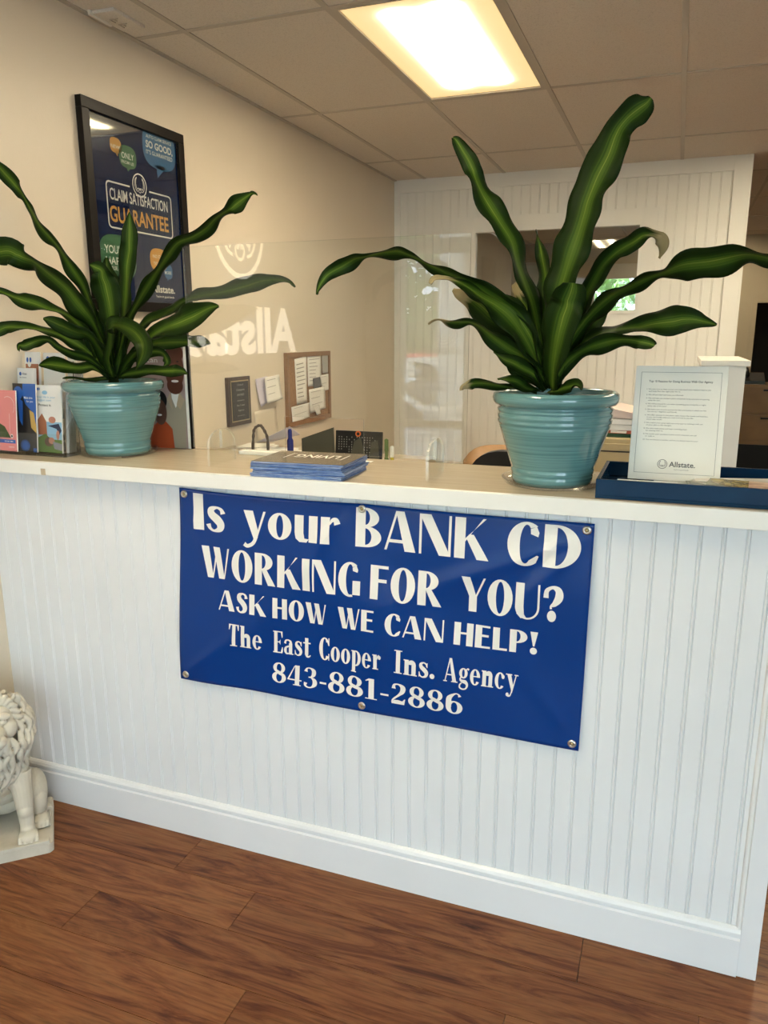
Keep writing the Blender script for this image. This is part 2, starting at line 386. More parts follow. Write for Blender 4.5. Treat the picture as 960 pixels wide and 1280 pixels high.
# far wall: header over a wide opening, window with greenery
f = MB(); t0, t1 = YFAR, YFAR+0.12
OX0, OX1, OZ = 0.86, 2.6, 2.0
W0, W1, WZ0, WZ1 = -1.10, -0.40, 1.78, 2.50
f.box(WX, W0, t0, t1, 0, ZC).box(W1, OX0, t0, t1, 0, ZC).box(W0, W1, t0, t1, 0, WZ0).box(W0, W1, t0, t1, WZ1, ZC).box(OX0, OX1, t0, t1, OZ, ZC).box(OX1, XR, t0, t1, 0, ZC)
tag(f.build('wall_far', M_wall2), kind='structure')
f = MB().box(W0, W1, t0+.02, t0+.07, WZ0, WZ0+.05).box(W0, W1, t0+.02, t0+.07, WZ1-.18, WZ1).box(W0, W0+.05, t0+.02, t0+.07, WZ0, WZ1).box(W1-.05, W1, t0+.02, t0+.07, WZ0, WZ1)
wn = tag(f.build('window_5', M_tbar), kind='structure'); part(MB().box(W0+.05, W1-.05, t0+.04, t0+.045, WZ0+.05, WZ1-.18), 'glass_pane', M_glass, wn)
tag(MB().box(OX0-.06, OX0, t0-.015, t0, 0, OZ+.06).box(OX0, OX1+.06, t0-.015, t0, OZ, OZ+.06).build('trim_1', M_wall2), kind='structure')
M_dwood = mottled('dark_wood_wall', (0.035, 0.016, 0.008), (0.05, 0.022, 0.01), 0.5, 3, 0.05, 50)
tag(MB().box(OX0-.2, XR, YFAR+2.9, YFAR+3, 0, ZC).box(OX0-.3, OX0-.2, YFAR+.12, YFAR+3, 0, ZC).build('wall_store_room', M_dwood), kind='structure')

# ---- beadboard partition
PX1 = 0.362; PT = 0.12
WI = (-1.50, -0.285, 1.63+0.145, 1.63+0.765)      # window opening x0,x1,z0,z1
pb = MB().box(WX, WI[0], YB+.012, YB+PT, 0, ZC).box(WI[1], PX1, YB+.012, YB+PT, 0, ZC).box(WI[0], WI[1], YB+.012, YB+PT, 0, WI[2]).box(WI[0], WI[1], YB+.012, YB+PT, WI[3], ZC)
wb = tag(pb.build('wall_back', M_trim), kind='structure')
IX0, IX1, IZ1 = -2.077, 0.262, 2.685
# flat frame boards around the beadboard field
for nm, (x0, x1, z0, z1) in {'a': (WX, IX0, 0, ZC), 'b': (IX1, PX1, 0, ZC), 'c': (IX0, IX1, IZ1, ZC), 'd': (IX0, IX1, 0, .16)}.items():
    part(MB().box(x0, x1, YB-.012, YB+.012, z0, z1, b=0.002), 'frame_board', M_trim, wb)
OW = (-1.635, -0.19, 1.63+0.05, 1.63+0.853)     # outer edge of window casing
def bead_profile(w, dgr=.003):
    return [(0, 0), (w-.0115, 0), (w-.0095, dgr), (w-.0075, .0008), (w-.005, -.0006), (w-.0025, .0008), (w-.0012, dgr), (w, 0)]
def board_mb(w, h):
    pr = bead_profile(w); vs = []
    for x, d_ in pr: vs += [(x, d_, 0), (x, d_, h)]
    fs = [(2*i, 2*i+2, 2*i+3, 2*i+1) for i in range(len(pr)-1)]
    n = len(vs); vs += [(0, .009, 0), (0, .009, h), (w, .009, 0), (w, .009, h)]
    fs += [(0, 1, n+1, n), (n-4+2, n+2, n+3, n-4+3), (1, n-1, n+3, n+1)]
    return MB().add(vs, fs)
bw = (IX1-IX0)/35
bm_ = {}
for i in range(35):
    x = IX0+i*bw; mid = x+bw/2
    spans = [(.16, IZ1)] if not (OW[0] < mid < OW[1]) else [(.16, OW[2]+.01), (OW[3]-.01, IZ1)]
    for z0, z1 in spans:
        k = round(z1-z0, 3)
        if k not in bm_: bm_[k] = board_mb(bw, z1-z0).build('beadboard_strip', M_trim, wb, (x, YB, z0))
        else: inst(bm_[k], wb, (x, YB, z0))
for x0, x1, z0, z1 in ((OW[0], WI[0], OW[2], OW[3]), (WI[1], OW[1], OW[2], OW[3]), (WI[0], WI[1], WI[3], OW[3]), (WI[0], WI[1], OW[2], WI[2])):
    part(MB().box(x0, x1, YB-.014, YB+.012, z0, z1, b=0.0015), 'window_casing', M_trim, wb)
f = MB(); a, b, c, e = WI; t = .022
f.box(a, a+t, YB-.02, YB+.05, c, e).box(b-t, b, YB-.02, YB+.05, c, e).box(a+t, b-t, YB-.02, YB+.05, e-t, e).box(a+t, b-t, YB-.02, YB+.05, c, c+t)
wn = tag(f.build('window_6', M_trim), kind='structure'); part(MB().box(a+t, b-t, YB+.02, YB+.026, c+t, e-t), 'glass_pane', M_glass, wn)
tag(MB().box(PX1, PX1+.012, YB-.012, YB+PT, 0, ZC).build('trim_2', M_trim), kind='structure')

# ================================================================== COUNTER
rc = empty('reception_counter', (0, YBD, 0), 'white beadboard reception counter front with tall baseboard', 'counter')
part(MB().box(WX, XCE-.02, YBD+.009, 2.24, 0, 1.2), 'carcass', M_white, rc)
gs = [0.2455-0.0515*k for k in range(0, 47)]
first = None; xl = 0.268
part(MB().box(0.2455, .268, YBD, YBD+.009, .138, 1.2), 'beadboard_strip', M_white, rc)
for k in range(46):
    x1 = gs[k]; x0 = x1-.0515
    if x0 < WX: 
        break
    if first is None: first = board_mb(.0515, 1.062).build('beadboard_strip', M_white, rc, (x0, 0, .138))
    else: inst(first, rc, (x0, 0, .138))
part(MB().box(WX, x1, YBD+.001, YBD+.009, .138, 1.2), 'beadboard_strip', M_white, rc)
part(MB().box(.268, XCE, YBD-.012, YBD+.02, 0, 1.2, b=.002).box(XCE-.02, XCE, YBD+.02, 2.24, 0, 1.2), 'corner_board', M_white, rc)
# quarter round beside the corner board
part(MB().lathe([(0.009, 0), (0.009, 1.06)], 12, M=Matrix.Translation((.265, YBD+.001, .138))), 'corner_bead', M_white, rc)
pts = [(YBD, 0), (YBD-.016, 0), (YBD-.016, .108), (YBD-.010, .112), (YBD-.010, .116), (YBD-.014, .120), (YBD-.014, .128), (YBD-.010, .136), (YBD-.003, .141), (YBD, .141)]
part(MB().prism(pts, 0, WX, .268), 'baseboard', M_white, rc)
ct = empty('countertop', (0, YN, ZT-.042), 'beige laminate counter top with painted cream front edge', 'countertop')
part(MB().box(WX, XCE+.05, YN+.004, 2.275, ZT-.040, ZT, b=.0015), 'laminate_top', M_top, ct)
part(MB().box(WX, XCE+.052, YN-.002, YN+.016, ZT-.042, ZT+.0006, b=.002), 'front_edge', M_nose, ct)
part(MB().box(WX, XCE+.052, YN+.016, 1.905, ZT-.042, ZT-.0401), 'underside_strip', M_nose, ct)
p = atY(54, 588, YN-.002)
tag(MB().box(p.x-.009, p.x+.009, YN-.0035, YN-.0019, ZT-.040, ZT-.020).build('tape_square', M_top), 'small square of translucent tape on the counter edge below the left planter', 'tape')
# ================================================================== CEILING LIGHTS
M_lens = mat('lit_prismatic_lens', (0.8, 0.75, 0.6), 0.4); m = M_lens
tc = N(m, 'ShaderNodeTexCoord'); sp = N(m, 'ShaderNodeSeparateXYZ'); L(m, tc.outputs['Generated'], sp.inputs[0])
# two tubes glow through the lens: brightest over each tube, fading to the rim and the lamp ends
def gaussx(c, wdt):
    s1 = N(m, 'ShaderNodeMath', operation='SUBTRACT'); s1.inputs[1].default_value = c; L(m, sp.outputs[0], s1.inputs[0])
    s2 = N(m, 'ShaderNodeMath', operation='DIVIDE'); s2.inputs[1].default_value = wdt; L(m, s1.outputs[0], s2.inputs[0])
    s3 = N(m, 'ShaderNodeMath', operation='MULTIPLY'); L(m, s2.outputs[0], s3.inputs[0]); L(m, s2.outputs[0], s3.inputs[1])
    s4 = N(m, 'ShaderNodeMath', operation='MULTIPLY'); s4.inputs[1].default_value = -1; L(m, s3.outputs[0], s4.inputs[0])
    s5 = N(m, 'ShaderNodeMath', operation='EXPONENT'); L(m, s4.outputs[0], s5.inputs[0]); return s5.outputs[0]
ad = N(m, 'ShaderNodeMath', operation='ADD'); L(m, gaussx(.33, .16), ad.inputs[0]); L(m, gaussx(.67, .16), ad.inputs[1])
e1 = N(m, 'ShaderNodeMapRange'); e1.interpolation_type = 'SMOOTHSTEP'; e1.inputs[1].default_value = 1.0; e1.inputs[2].default_value = .86
e2 = N(m, 'ShaderNodeMapRange'); e2.interpolation_type = 'SMOOTHSTEP'; e2.inputs[1].default_value = 0.0; e2.inputs[2].default_value = .12
L(m, sp.outputs[1], e1.inputs[0]); L(m, sp.outputs[1], e2.inputs[0])
mm = N(m, 'ShaderNodeMath', operation='MULTIPLY'); L(m, e1.outputs[0], mm.inputs[0]); L(m, e2.outputs[0], mm.inputs[1])
m3 = N(m, 'ShaderNodeMath', operation='MULTIPLY'); L(m, mm.outputs[0], m3.inputs[0]); L(m, ad.outputs[0], m3.inputs[1])
rc_ = ramp(m, m3.outputs[0], [(0, (0.85, 0.60, 0.26)), (0.5, (1.0, 0.80, 0.44)), (1.0, (1.0, 0.86, 0.64))])
pw = N(m, 'ShaderNodeMath', operation='POWER'); pw.inputs[1].default_value = 5.0; L(m, m3.outputs[0], pw.inputs[0])
st = N(m, 'ShaderNodeMapRange'); st.clamp = False; st.inputs[3].default_value = 0.95; st.inputs[4].default_value = LAMP; L(m, pw.outputs[0], st.inputs[0])
L(m, rc_.outputs[0], bsdf(m).inputs['Emission Color']); L(m, st.outputs[0], bsdf(m).inputs['Emission Strength'])
M_oldlens = mat('unlit_tan_lens', (.16, .11, .06), .5)
for i, (x0, y0) in enumerate(lights_at):
    lab = ['large lit ceiling light above the office behind the counter', 'lit ceiling light of the far room seen through the partition window', 'added unseen ceiling light in front of the right end of the beadboard partition', 'lit ceiling light over the walkway to the right of the counter', 'lit ceiling light beside the left wall near the storefront door', 'unlit tan ceiling light beyond the right edge of the partition'][i]
    t = empty('ceiling_light', (x0, y0, ZC), lab, 'ceiling light')
    if i > 0: t['group'] = 'troffer lights in the ceiling grid'
    else: t['group'] = 'troffer lights in the ceiling grid'
    fr = MB(); w_, l_ = TX, TY; q = .012; f_ = .030
    fr.box(q, w_-q, q, f_, -.004, .010).box(q, w_-q, l_-f_, l_-q, -.004, .010).box(q, f_, f_, l_-f_, -.004, .010).box(w_-f_, w_-q, f_, l_-f_, -.004, .010)
    o = fr.build('frame', M_tbar, t); MB().box(f_, w_-f_, f_, l_-f_, .004, .008).build('lens', M_lens if i < 5 else M_oldlens, t)

# ================================================================== LEFT WALL
FW = Fr((WX, 0, 0), (0, 1, 0), (0, 0, 1))     # facing +x
def wl(px, py, off=0.0):
    p = at(px, py, 0, WX+off); return p.y, p.z
# ---- framed poster
fd = .028
y0, zt0 = wl(101, 124, fd); y1, zt1 = wl(229, 163, fd); zb = wl(120, 396, fd)[1]; zb2 = wl(233, 384, fd)[1]
z0, z1 = (zb+zb2)/2-.0, (zt0+zt1)/2
pf = empty('framed_poster', (WX, y0, z0), 'black framed navy claim guarantee poster hung on the beige left wall', 'poster')
b = .040
part(MB().box(WX, WX+fd, y0, y1, z1-b, z1, b=.002).box(WX, WX+fd, y0, y1, z0, z0+b, b=.002).box(WX, WX+fd, y0, y0+b, z0+b, z1-b, b=.002).box(WX, WX+fd, y1-b, y1, z0+b, z1-b, b=.002), 'frame', M_black, pf)
PN = .012
M_navy = mat('navy_print', (0.008, 0.018, 0.065), 0.2, spec=.2); M_orange = mat('orange_print', (0.62, 0.30, 0.055), 0.4); M_green = mat('green_print', (0.045, 0.16, 0.07), 0.4); M_cyan = mat('blue_print', (0.015, 0.12, 0.28), 0.4)
part(MB().box(WX+.004, WX+PN, y0+b, y1-b, z0+b, z1-b), 'print', M_navy, pf)
def bub(mb, cx, cy, rx, ry, m, tail):
    cu, cv = wl(cx, cy, PN); u2 = wl(cx+rx, cy, PN)[0]-cu; v2 = cv-wl(cx, cy+ry, PN)[1]
    fdisc(mb, FW, cu, cv, u2, v2, PN+.0004, m, 32, .72)
    a = wl(tail[0], tail[1], PN); 
    fpoly(mb, FW, [a, (cu+u2*.35, cv-v2*.8), (cu-u2*.25, cv-v2*.8)], PN+.0004, m)
g = MB()
for ar, mt in (((144.3, 181.5, 7, 9.5, 0, (147, 196)), M_orange), ((159.5, 196.5, 10.5, 14, 0, (160, 215)), M_green), ((199, 186.5, 19.5, 26, 0, (197, 223)), M_cyan), ((148, 322, 22, 28, 0, (147, 355)), M_green), ((210.5, 340, 5, 9, 0, (209, 352)), M_cyan), ((198.5, 325, 10.5, 14, 0, (199, 340)), M_orange)):
    g = MB(); bub(g, *ar); part(g, 'speech_bubble', mt, pf)
g = MB()
def wtext(mb, s, xl, xr, ybase, hpx, m, bold=.01, PNo=PN):
    # baseline runs along the wall; take it from the middle
    xm = (xl+xr)/2; u0 = wl(xl, ybase, PNo)[0]; u1 = wl(xr, ybase, PNo)[0]; v0 = wl(xm, ybase, PNo)[1]; h = wl(xm, ybase-hpx, PNo)[1]-v0
    ftext(mb, FW, s, u0, u1, v0, h, PNo+.0008, m, bold)
wtext(g, "NEW!", 138.5, 150, 185.5, 4.5, 0, .01); wtext(g, "ONLY", 152, 167, 199, 7.5, 0); wtext(g, "FROM US", 152, 167, 205.5, 4, 0)
wtext(g, "AUTO CLAIM SERVICE", 182.5, 213.5, 177, 4, 0); wtext(g, "SO GOOD,", 182.5, 215, 189, 8.5, 0, .03); wtext(g, "IT'S GUARANTEED", 183, 215, 197, 5, 0)
wtext(g, "CLAIM SATISFACTION", 138, 209, 257, 14, 0, .012)
g2 = MB(); wtext(g2, "GUARANTEE", 138.5, 210.5, 283, 19, 0, .02); part(g2, "orange_lettering", M_orange, pf)
wtext(g, "YOU'RE", 131, 158, 317, 10, 0, .01); wtext(g, "HAPPY", 133, 160, 331, 9.5, 0, .01); wtext(g, "OR ELSE, AND FREE", 134, 164, 338, 4.5, 0)
wtext(g, "NO COST", 191, 207, 323, 4, 0); wtext(g, "TO YOU", 192, 206, 332, 4, 0); wtext(g, "MORE", 206, 214, 343, 4, 0)
wtext(g, "Allstate.", 190, 218.5, 366, 9, 0, .02); wtext(g, "You're in good hands.", 195, 218, 372.5, 3, 0)
# rounded rectangle with gap for the crest
u0, vt0 = wl(131.5, 226, PN); u1 = wl(213, 240, PN)[0]; vt = wl(172, 235, PN)[1]; vb = wl(172, 291, PN)[1]; t = .006; nn = PN+.0006; rr = .02
uc = wl(174, 232, PN)[0]; gapw = .062
frect(g, FW, u0+rr, uc-gapw, vt-t, vt, nn); frect(g, FW, uc+gapw, u1-rr, vt-t, vt, nn); frect(g, FW, u0+rr, u1-rr, vb, vb+t, nn); frect(g, FW, u0, u0+t, vb+rr, vt-rr, nn); frect(g, FW, u1-t, u1, vb+rr, vt-rr, nn)
for cu, cv, a in ((u0+rr, vt-rr, 90), (u1-rr, vt-rr, 0), (u0+rr, vb+rr, 180), (u1-rr, vb+rr, 270)): fring(g, FW, cu, cv, rr, rr, t, nn, 0, a, a+90, 8)
def crest(mb, F, cu, cv, R, n, m=0):
    fring(mb, F, cu, cv, R, R, R*.11, n, m)
    for sx in (-1, 1):     # two cupped hands
        fring(mb, F, cu+sx*R*.28, cv+R*.05, R*.42, R*.62, R*.07, n, m, 100 if sx < 0 else -90, 270 if sx < 0 else 80, 14)
        fring(mb, F, cu+sx*R*.30, cv+R*.12, R*.26, R*.50, R*.06, n, m, 110 if sx < 0 else -80, 260 if sx < 0 else 70, 12)
        fring(mb, F, cu+sx*R*.16, cv-R*.42, R*.26, R*.20, R*.06, n, m, 0, 180, 10)
    fring(mb, F, cu, cv-R*.45, R*.2, R*.2, R*.06, n, m, 0, 360, 14)
cu, cv = wl(174.3, 232, PN); crest(g, FW, cu, cv, .046, PN+.0009)
cu, cv = wl(184.5, 359, PN); crest(g, FW, cu, cv, .030, PN+.0009)
tag(part(g, 'white_lettering', M_whitep, pf), kind='stuff')
part(MB().box(WX+.0150, WX+.0165, y0+b, y1-b, z0+b, z1-b), 'glazing', M_glass, pf)

# ---- raised white wall sign, on the left wall nearer the street (seen mirrored in the counter screen)
M_sign = mat('white_sign_added_glow', (0.95, 0.93, 0.86), 0.3, emis=(1, .93, .80), es=4.6)  # emission added to plain white letters so their mirror image shows in the screen
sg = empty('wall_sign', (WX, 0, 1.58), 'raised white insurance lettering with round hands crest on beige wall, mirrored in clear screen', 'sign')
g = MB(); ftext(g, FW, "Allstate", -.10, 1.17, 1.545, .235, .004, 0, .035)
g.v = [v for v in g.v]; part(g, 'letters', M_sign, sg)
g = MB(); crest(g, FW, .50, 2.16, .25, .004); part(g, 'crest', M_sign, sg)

# ---- plaque
q = [wl(283.5, 472, .015), wl(312, 470, .015), wl(287, 534.5, .015), wl(314, 528, .015)]
a0, a1, c0, c1 = (q[0][0]+q[2][0])/2, (q[1][0]+q[3][0])/2, (q[2][1]+q[3][1])/2, (q[0][1]+q[1][1])/2
pl = empty('award_plaque', (WX, a0, c0), 'small dark wooden award plaque with black engraved plate on wall', 'plaque')
M_walnut = mottled('walnut', (0.035, 0.018, 0.012), (0.05, 0.025, 0.015), 0.3, 20, 0.03)
M_gold = mat('brass_line', (0.45, 0.36, 0.2), 0.35, 0.8)
part(MB().box(WX, WX+.018, a0, a1, c0, c1, b=.003), 'back_board', M_walnut, pl)
part(MB().box(WX+.018, WX+.0195, a0+.025, a1-.02, c0+.02, c1-.018), 'brass_border', M_gold, pl)
part(MB().box(WX+.0195, WX+.0205, a0+.030, a1-.025, c0+.026, c1-.024), 'plate', M_dark, pl)
g = MB(); um = (a0+a1)/2+.003
for k, (s, h, ww) in enumerate((("Circle of", .010, .06), ("Champions", .012, .08), ("AWARD", .012, .07), ("presented to", .007, .07), ("East Cooper", .009, .08), ("Agency", .009, .06), ("for service", .006, .07), ("excellence", .006, .07))):
    ftext(g, FW, s, um-ww/2, um+ww/2, c1-.045-.026*k, h, .021, 0, .005)
tag(part(g, 'engraving', M_inklight, pl), kind='stuff')
# ---- loose papers taped to the wall
def sheet(name, corners, label, matl, group=None, off=.004, lines=0, curl=.0):
    cs = [wl(x, y, off) for x, y in corners]      # tl tr br bl
    o0 = Vector((WX+.001, cs[0][0], cs[0][1])); g = MB(); nu, nv = 6, 8; vs = []
    for j in range(nv+1):
        for i in range(nu+1):
            s_, t_ = i/nu, j/nv
            yy = (cs[0][0]*(1-s_)+cs[1][0]*s_)*(1-t_)+(cs[3][0]*(1-s_)+cs[2][0]*s_)*t_
            zz = (cs[0][1]*(1-s_)+cs[1][1]*s_)*(1-t_)+(cs[3][1]*(1-s_)+cs[2][1]*s_)*t_
            vs.append((WX+off+curl*(t_**2)*(.4+.6*s_), yy, zz))
    fs = [(j*(nu+1)+i, j*(nu+1)+i+1, (j+1)*(nu+1)+i+1, (j+1)*(nu+1)+i) for j in range(nv) for i in range(nu)]
    g.add(vs, fs, 0, True)
    rnd = random.Random(hash(corners[0][0]) & 255)
    for k in range(lines):
        t_ = .12+.8*k/max(lines, 1); e = .55+.35*rnd.random()
        P = lambda s_, t_: Vector((WX+off+curl*(t_**2)*(.4+.6*s_)+.0008, (cs[0][0]*(1-s_)+cs[1][0]*s_)*(1-t_)+(cs[3][0]*(1-s_)+cs[2][0]*s_)*t_, (cs[0][1]*(1-s_)+cs[1][1]*s_)*(1-t_)+(cs[3][1]*(1-s_)+cs[2][1]*s_)*t_))
        g.add([P(.12, t_), P(e, t_), P(e, t_+.022), P(.12, t_+.022)], [(0, 3, 2, 1)], 1)
    ob = part(g, name, [matl, M_inklight], None) if False else g.build(name, [matl, M_inklight])
    # re-centre the origin on the sheet
    me = ob.data
    for v in me.vertices: v.co -= o0
    ob.location = o0
    md = ob.modifiers.new('thickness', 'SOLIDIFY'); md.thickness = .0006
    tag(ob, label, 'paper', group); return ob
sheet('paper_note', [(319, 474), (334, 470), (340, 494), (324, 509)], 'curled lavender paper sheet hanging beside the award plaque', M_paperlav, curl=.03)
sheet('paper_note', [(331, 472), (349, 468), (351, 498), (333, 505)], 'white typed sheet taped over the lavender paper near the corkboard', M_paper, curl=.015, off=.03, lines=3)
sheet('paper_note', [(318, 515), (345, 508), (347, 545), (322, 553)], 'pale sheet on the wall below the lavender paper', M_wall, curl=.01, off=.006)
# ---- bulletin board
q = [wl(357, 443, .02), wl(413, 437, .02), wl(414, 523, .02), wl(362, 533, .02)]
a0, a1, c0, c1 = (q[0][0]+q[3][0])/2, (q[1][0]+q[2][0])/2, (q[2][1]+q[3][1])/2, (q[0][1]+q[1][1])/2
M_oak = mottled('oak_frame', (0.22, 0.115, 0.05), (0.28, 0.15, 0.07), 0.45, 12, 0.04); M_cork = mottled('cork', (0.25, 0.13, 0.06), (0.34, 0.19, 0.09), 0.85, 60, 0.3, 200)
bb = empty('bulletin_board', (WX, a0, c0), 'oak framed corkboard covered in pinned papers on left wall', 'bulletin board')
t = .028
for nm, bx in {'t': (a0, a1, c1-t, c1), 'b': (a0, a1, c0, c0+t), 'l': (a0, a0+t, c0+t, c1-t), 'r': (a1-t, a1, c0+t, c1-t)}.items(): part(MB().box(WX, WX+.022, *bx, b=.002), 'frame_rail', M_oak, bb)
part(MB().box(WX, WX+.010, a0+t, a1-t, c0+t, c1-t), 'cork_panel', M_cork, bb)
sheet('pinned_paper', [(368, 449), (383, 445), (384, 503), (371, 506)], 'tall white list pinned at the left of the corkboard', M_paper, 'papers pinned on the corkboard', .014, 9)
sheet('pinned_paper', [(384, 445), (401, 443), (402, 482), (385, 483)], 'typed sheet pinned at the top centre of the corkboard', M_paper, 'papers pinned on the corkboard', .013, 7)
sheet('pinned_paper', [(402, 443), (412, 441), (411, 466), (403, 467)], 'narrow grey sheet pinned at the top right of the corkboard', M_inklight, 'papers pinned on the corkboard', .015, 0)
sheet('pinned_paper', [(400, 469), (411, 467), (411, 487), (403, 489)], 'small white note pinned at the right of the corkboard', M_paper, 'papers pinned on the corkboard', .016, 2)
sheet('pinned_paper', [(386, 487), (406, 483), (407, 510), (388, 517)], 'square typed note pinned right of the lowest large note', M_paper, 'papers pinned on the corkboard', .018, 3)
sheet('pinned_paper', [(364, 509), (387, 503), (387, 521), (366, 530)], 'wide white note pinned at the bottom left of the corkboard', M_paper, 'papers pinned on the corkboard', .020, 2)
sheet('pinned_paper', [(391, 507), (399, 506), (401, 517), (396, 519)], 'tiny torn slip pinned at the bottom of the corkboard', M_paper, 'papers pinned on the corkboard', .022, 0)
sheet('pinned_paper', [(391, 473), (400, 471), (401, 484), (392, 486)], 'small dark framed drawing pinned at the middle of the corkboard', M_ink, 'papers pinned on the corkboard', .017, 0)
# ---- plate on the ceiling edge by the wall
p = at(148, 22, 2, ZC)
cp = empty('ceiling_plate', (p.x, p.y, ZC), 'small pale embossed plate on the ceiling tile above the left wall', 'plate')
part(MB().box(p.x-.05, p.x+.05, p.y-.09, p.y+.09, ZC-.014, ZC-.001, b=.004), 'body', M_tile, cp)
part(MB().box(p.x-.056, p.x-.045, p.y-.10, p.y+.02, ZC-.018, ZC-.001, b=.002), 'white_strip', M_whitep, cp)
g = MB()
for dy in (-.03, .02): g.tube([(p.x-.015, p.y+dy+.03, ZC-.015), (p.x-.015, p.y+dy, ZC-.015), (p.x+.02, p.y+dy, ZC-.015)], .003, 6).tube([(p.x, p.y+dy, ZC-.015), (p.x, p.y+dy+.02, ZC-.015)], .003, 6)
part(g, 'embossing', M_tbar, cp)
# ================================================================== BANNER
# --- a bold high-contrast display alphabet drawn from strokes (cap height 1)
T = .27; t_ = .065
class G:
    def __init__(s): s.polys = []; s.w = 0
    def p(s, *pts): s.polys.append(list(pts)); return s
    def r(s, x0, x1, y0, y1): return s.p((x0, y0), (x1, y0), (x1, y1), (x0, y1))
    def ring(s, cx, cy, rx, ry, ix, iy, a0=0, a1=360, icx=None, n=28, icy=None):
        icx = cx if icx is None else icx; icy = cy if icy is None else icy; P = []
        for i in range(n+1):
            a = math.radians(a0+(a1-a0)*i/n); P.append(((cx+rx*math.cos(a), cy+ry*math.sin(a)), (icx+ix*math.cos(a), icy+iy*math.sin(a))))
        for i in range(n): s.p(P[i][0], P[i+1][0], P[i+1][1], P[i][1])
        return s
    def pen(s, pts, n=8):
        Q = catmull(pts, n); Ls = []
        for i, q in enumerate(Q):
            a = Q[max(i-1, 0)]; b = Q[min(i+1, len(Q)-1)]; dx, dy = b[0]-a[0], b[1]-a[1]; l = math.hypot(dx, dy) or 1
            nx, ny = -dy/l*q[2]/2, dx/l*q[2]/2; Ls.append(((q[0]+nx, q[1]+ny), (q[0]-nx, q[1]-ny)))
        for i in range(len(Ls)-1): s.p(Ls[i][0], Ls[i+1][0], Ls[i+1][1], Ls[i][1])
        return s
    def W(s, w): s.w = w; return s
def glyphs_sans():
    d = {}
    d['I'] = G().r(0, T, 0, 1).W(T)
    d['O'] = G().ring(.41, .5, .41, .52, .135, .455).W(.82)
    d['C'] = G().ring(.41, .5, .41, .52, .14, .455, 55, 305).p((.62, .92), (.68, .78), (.66, .68), (.50, .74), (.49, .86)).p((.64, .07), (.70, .24), (.66, .26), (.49, .13)).W(.70)
    d['G'] = G().ring(.41, .5, .41, .52, .14, .455, 55, 285).p((.62, .92), (.68, .80), (.66, .72), (.50, .76), (.49, .86)).r(.50, .76, .05, .47).p((.42, -.01), (.50, -.01), (.50, .05), (.42, .05)).W(.76)
    d['D'] = G().r(0, T, 0, 1).ring(.26, .5, .52, .5, .25, .44, -90, 90).W(.78)
    d['B'] = G().r(0, T, 0, 1).ring(.27, .755, .37, .245, .12, .185, -90, 90).ring(.27, .27, .44, .27, .17, .21, -90, 90).W(.71)
    d['R'] = G().r(0, T, 0, 1).ring(.27, .73, .40, .27, .14, .21, -90, 90).p((.27, .50), (.44, .50), (.78, 0), (.50, 0), (.27, .46)).W(.76)
    d['P'] = G().r(0, T, 0, 1).ring(.27, .71, .42, .29, .15, .23, -90, 90).W(.69)
    d['A'] = G().p((0, 0), (t_, 0), (.36, 1), (.30, 1)).p((.30, 1), (.52, 1), (.84, 0), (.55, 0), (.345, .82)).r(.12, .62, .20, .28).W(.84)
    d['N'] = G().r(0, t_, 0, 1).p((0, 1), (.30, 1), (.83, 0), (.53, 0)).r(.83-t_, .83, 0, 1).W(.83)
    d['K'] = G().r(0, T, 0, 1).p((T, .42), (.70, 1), (.78, 1), (T, .50)).p((.36, .60), (.48, .60), (.88, 0), (.58, 0), (.30, .50)).W(.86)
    d['W'] = G().p((0, 1), (.28, 1), (.47, 0), (.24, 0)).p((.42, 0), (.47, 0), (.64, 1), (.58, 1)).p((.46, 1), (.72, 1), (.90, 0), (.68, 0)).p((.86, 0), (.90, 0), (1.10, 1), (1.03, 1)).W(1.10)
    d['F'] = G().r(0, T, 0, 1).r(T, .60, .91, 1).r(T, .55, .50, .60).W(.60)
    d['E'] = G().r(0, T, 0, 1).r(T, .60, .91, 1).r(T, .55, .50, .60).r(T, .62, 0, .09).W(.63)
    d['L'] = G().r(0, T, 0, 1).r(T, .58, 0, .10).W(.58)
    d['H'] = G().r(0, T, 0, 1).r(.52, .52+T, 0, 1).r(T, .52, .49, .58).W(.79)
    d['Y'] = G().p((0, 1), (.29, 1), (.50, .44), (.28, .40)).p((.46, .44), (.50, .40), (.80, 1), (.73, 1)).r(.26, .52, 0, .45).W(.78)
    d['U'] = G().r(0, T, .33, 1).r(.70, .765, .33, 1).ring(.3825, .34, .3825, .36, .3175, .31, 180, 360).ring(.135, .34, .135, .2, .0, .0, 180, 300, n=10).p((T, .34), (0, .34), (.06, .12), (.19, .00), (.36, .03), (.29, .12)).W(.765)
    d['S'] = G().pen([(.52, .74, .16), (.48, .90, .11), (.33, .965, .085), (.16, .87, .19), (.17, .68, .25), (.34, .50, .27), (.45, .32, .25), (.42, .13, .19), (.24, .035, .085), (.10, .12, .11), (.06, .28, .15)]).W(.60)
    d['?'] = G().ring(.30, .16, .14, .16, 0, 0).pen([(.10, .66, .16), (.12, .86, .13), (.30, .96, .09), (.47, .88, .20), (.50, .70, .25), (.38, .52, .16), (.27, .44, .07), (.27, .36, .07)]).W(.62)
    d['!'] = G().ring(.17, .15, .14, .15, 0, 0).p((.02, 1), (.32, 1), (.20, .36), (.14, .36)).W(.34)
    x = .70
    d['s'] = G().pen([(v[0]*.80, v[1]*x, v[2]*.80) for v in [(.54, .74, .16), (.48, .90, .11), (.33, .965, .085), (.16, .87, .20), (.17, .68, .26), (.34, .50, .29), (.45, .32, .26), (.42, .13, .20), (.24, .035, .085), (.10, .12, .11), (.04, .28, .16)]]).W(.48)
    d['o'] = G().ring(.34, x/2, .34, x/2+.01, .10, x/2-.05).W(.68)
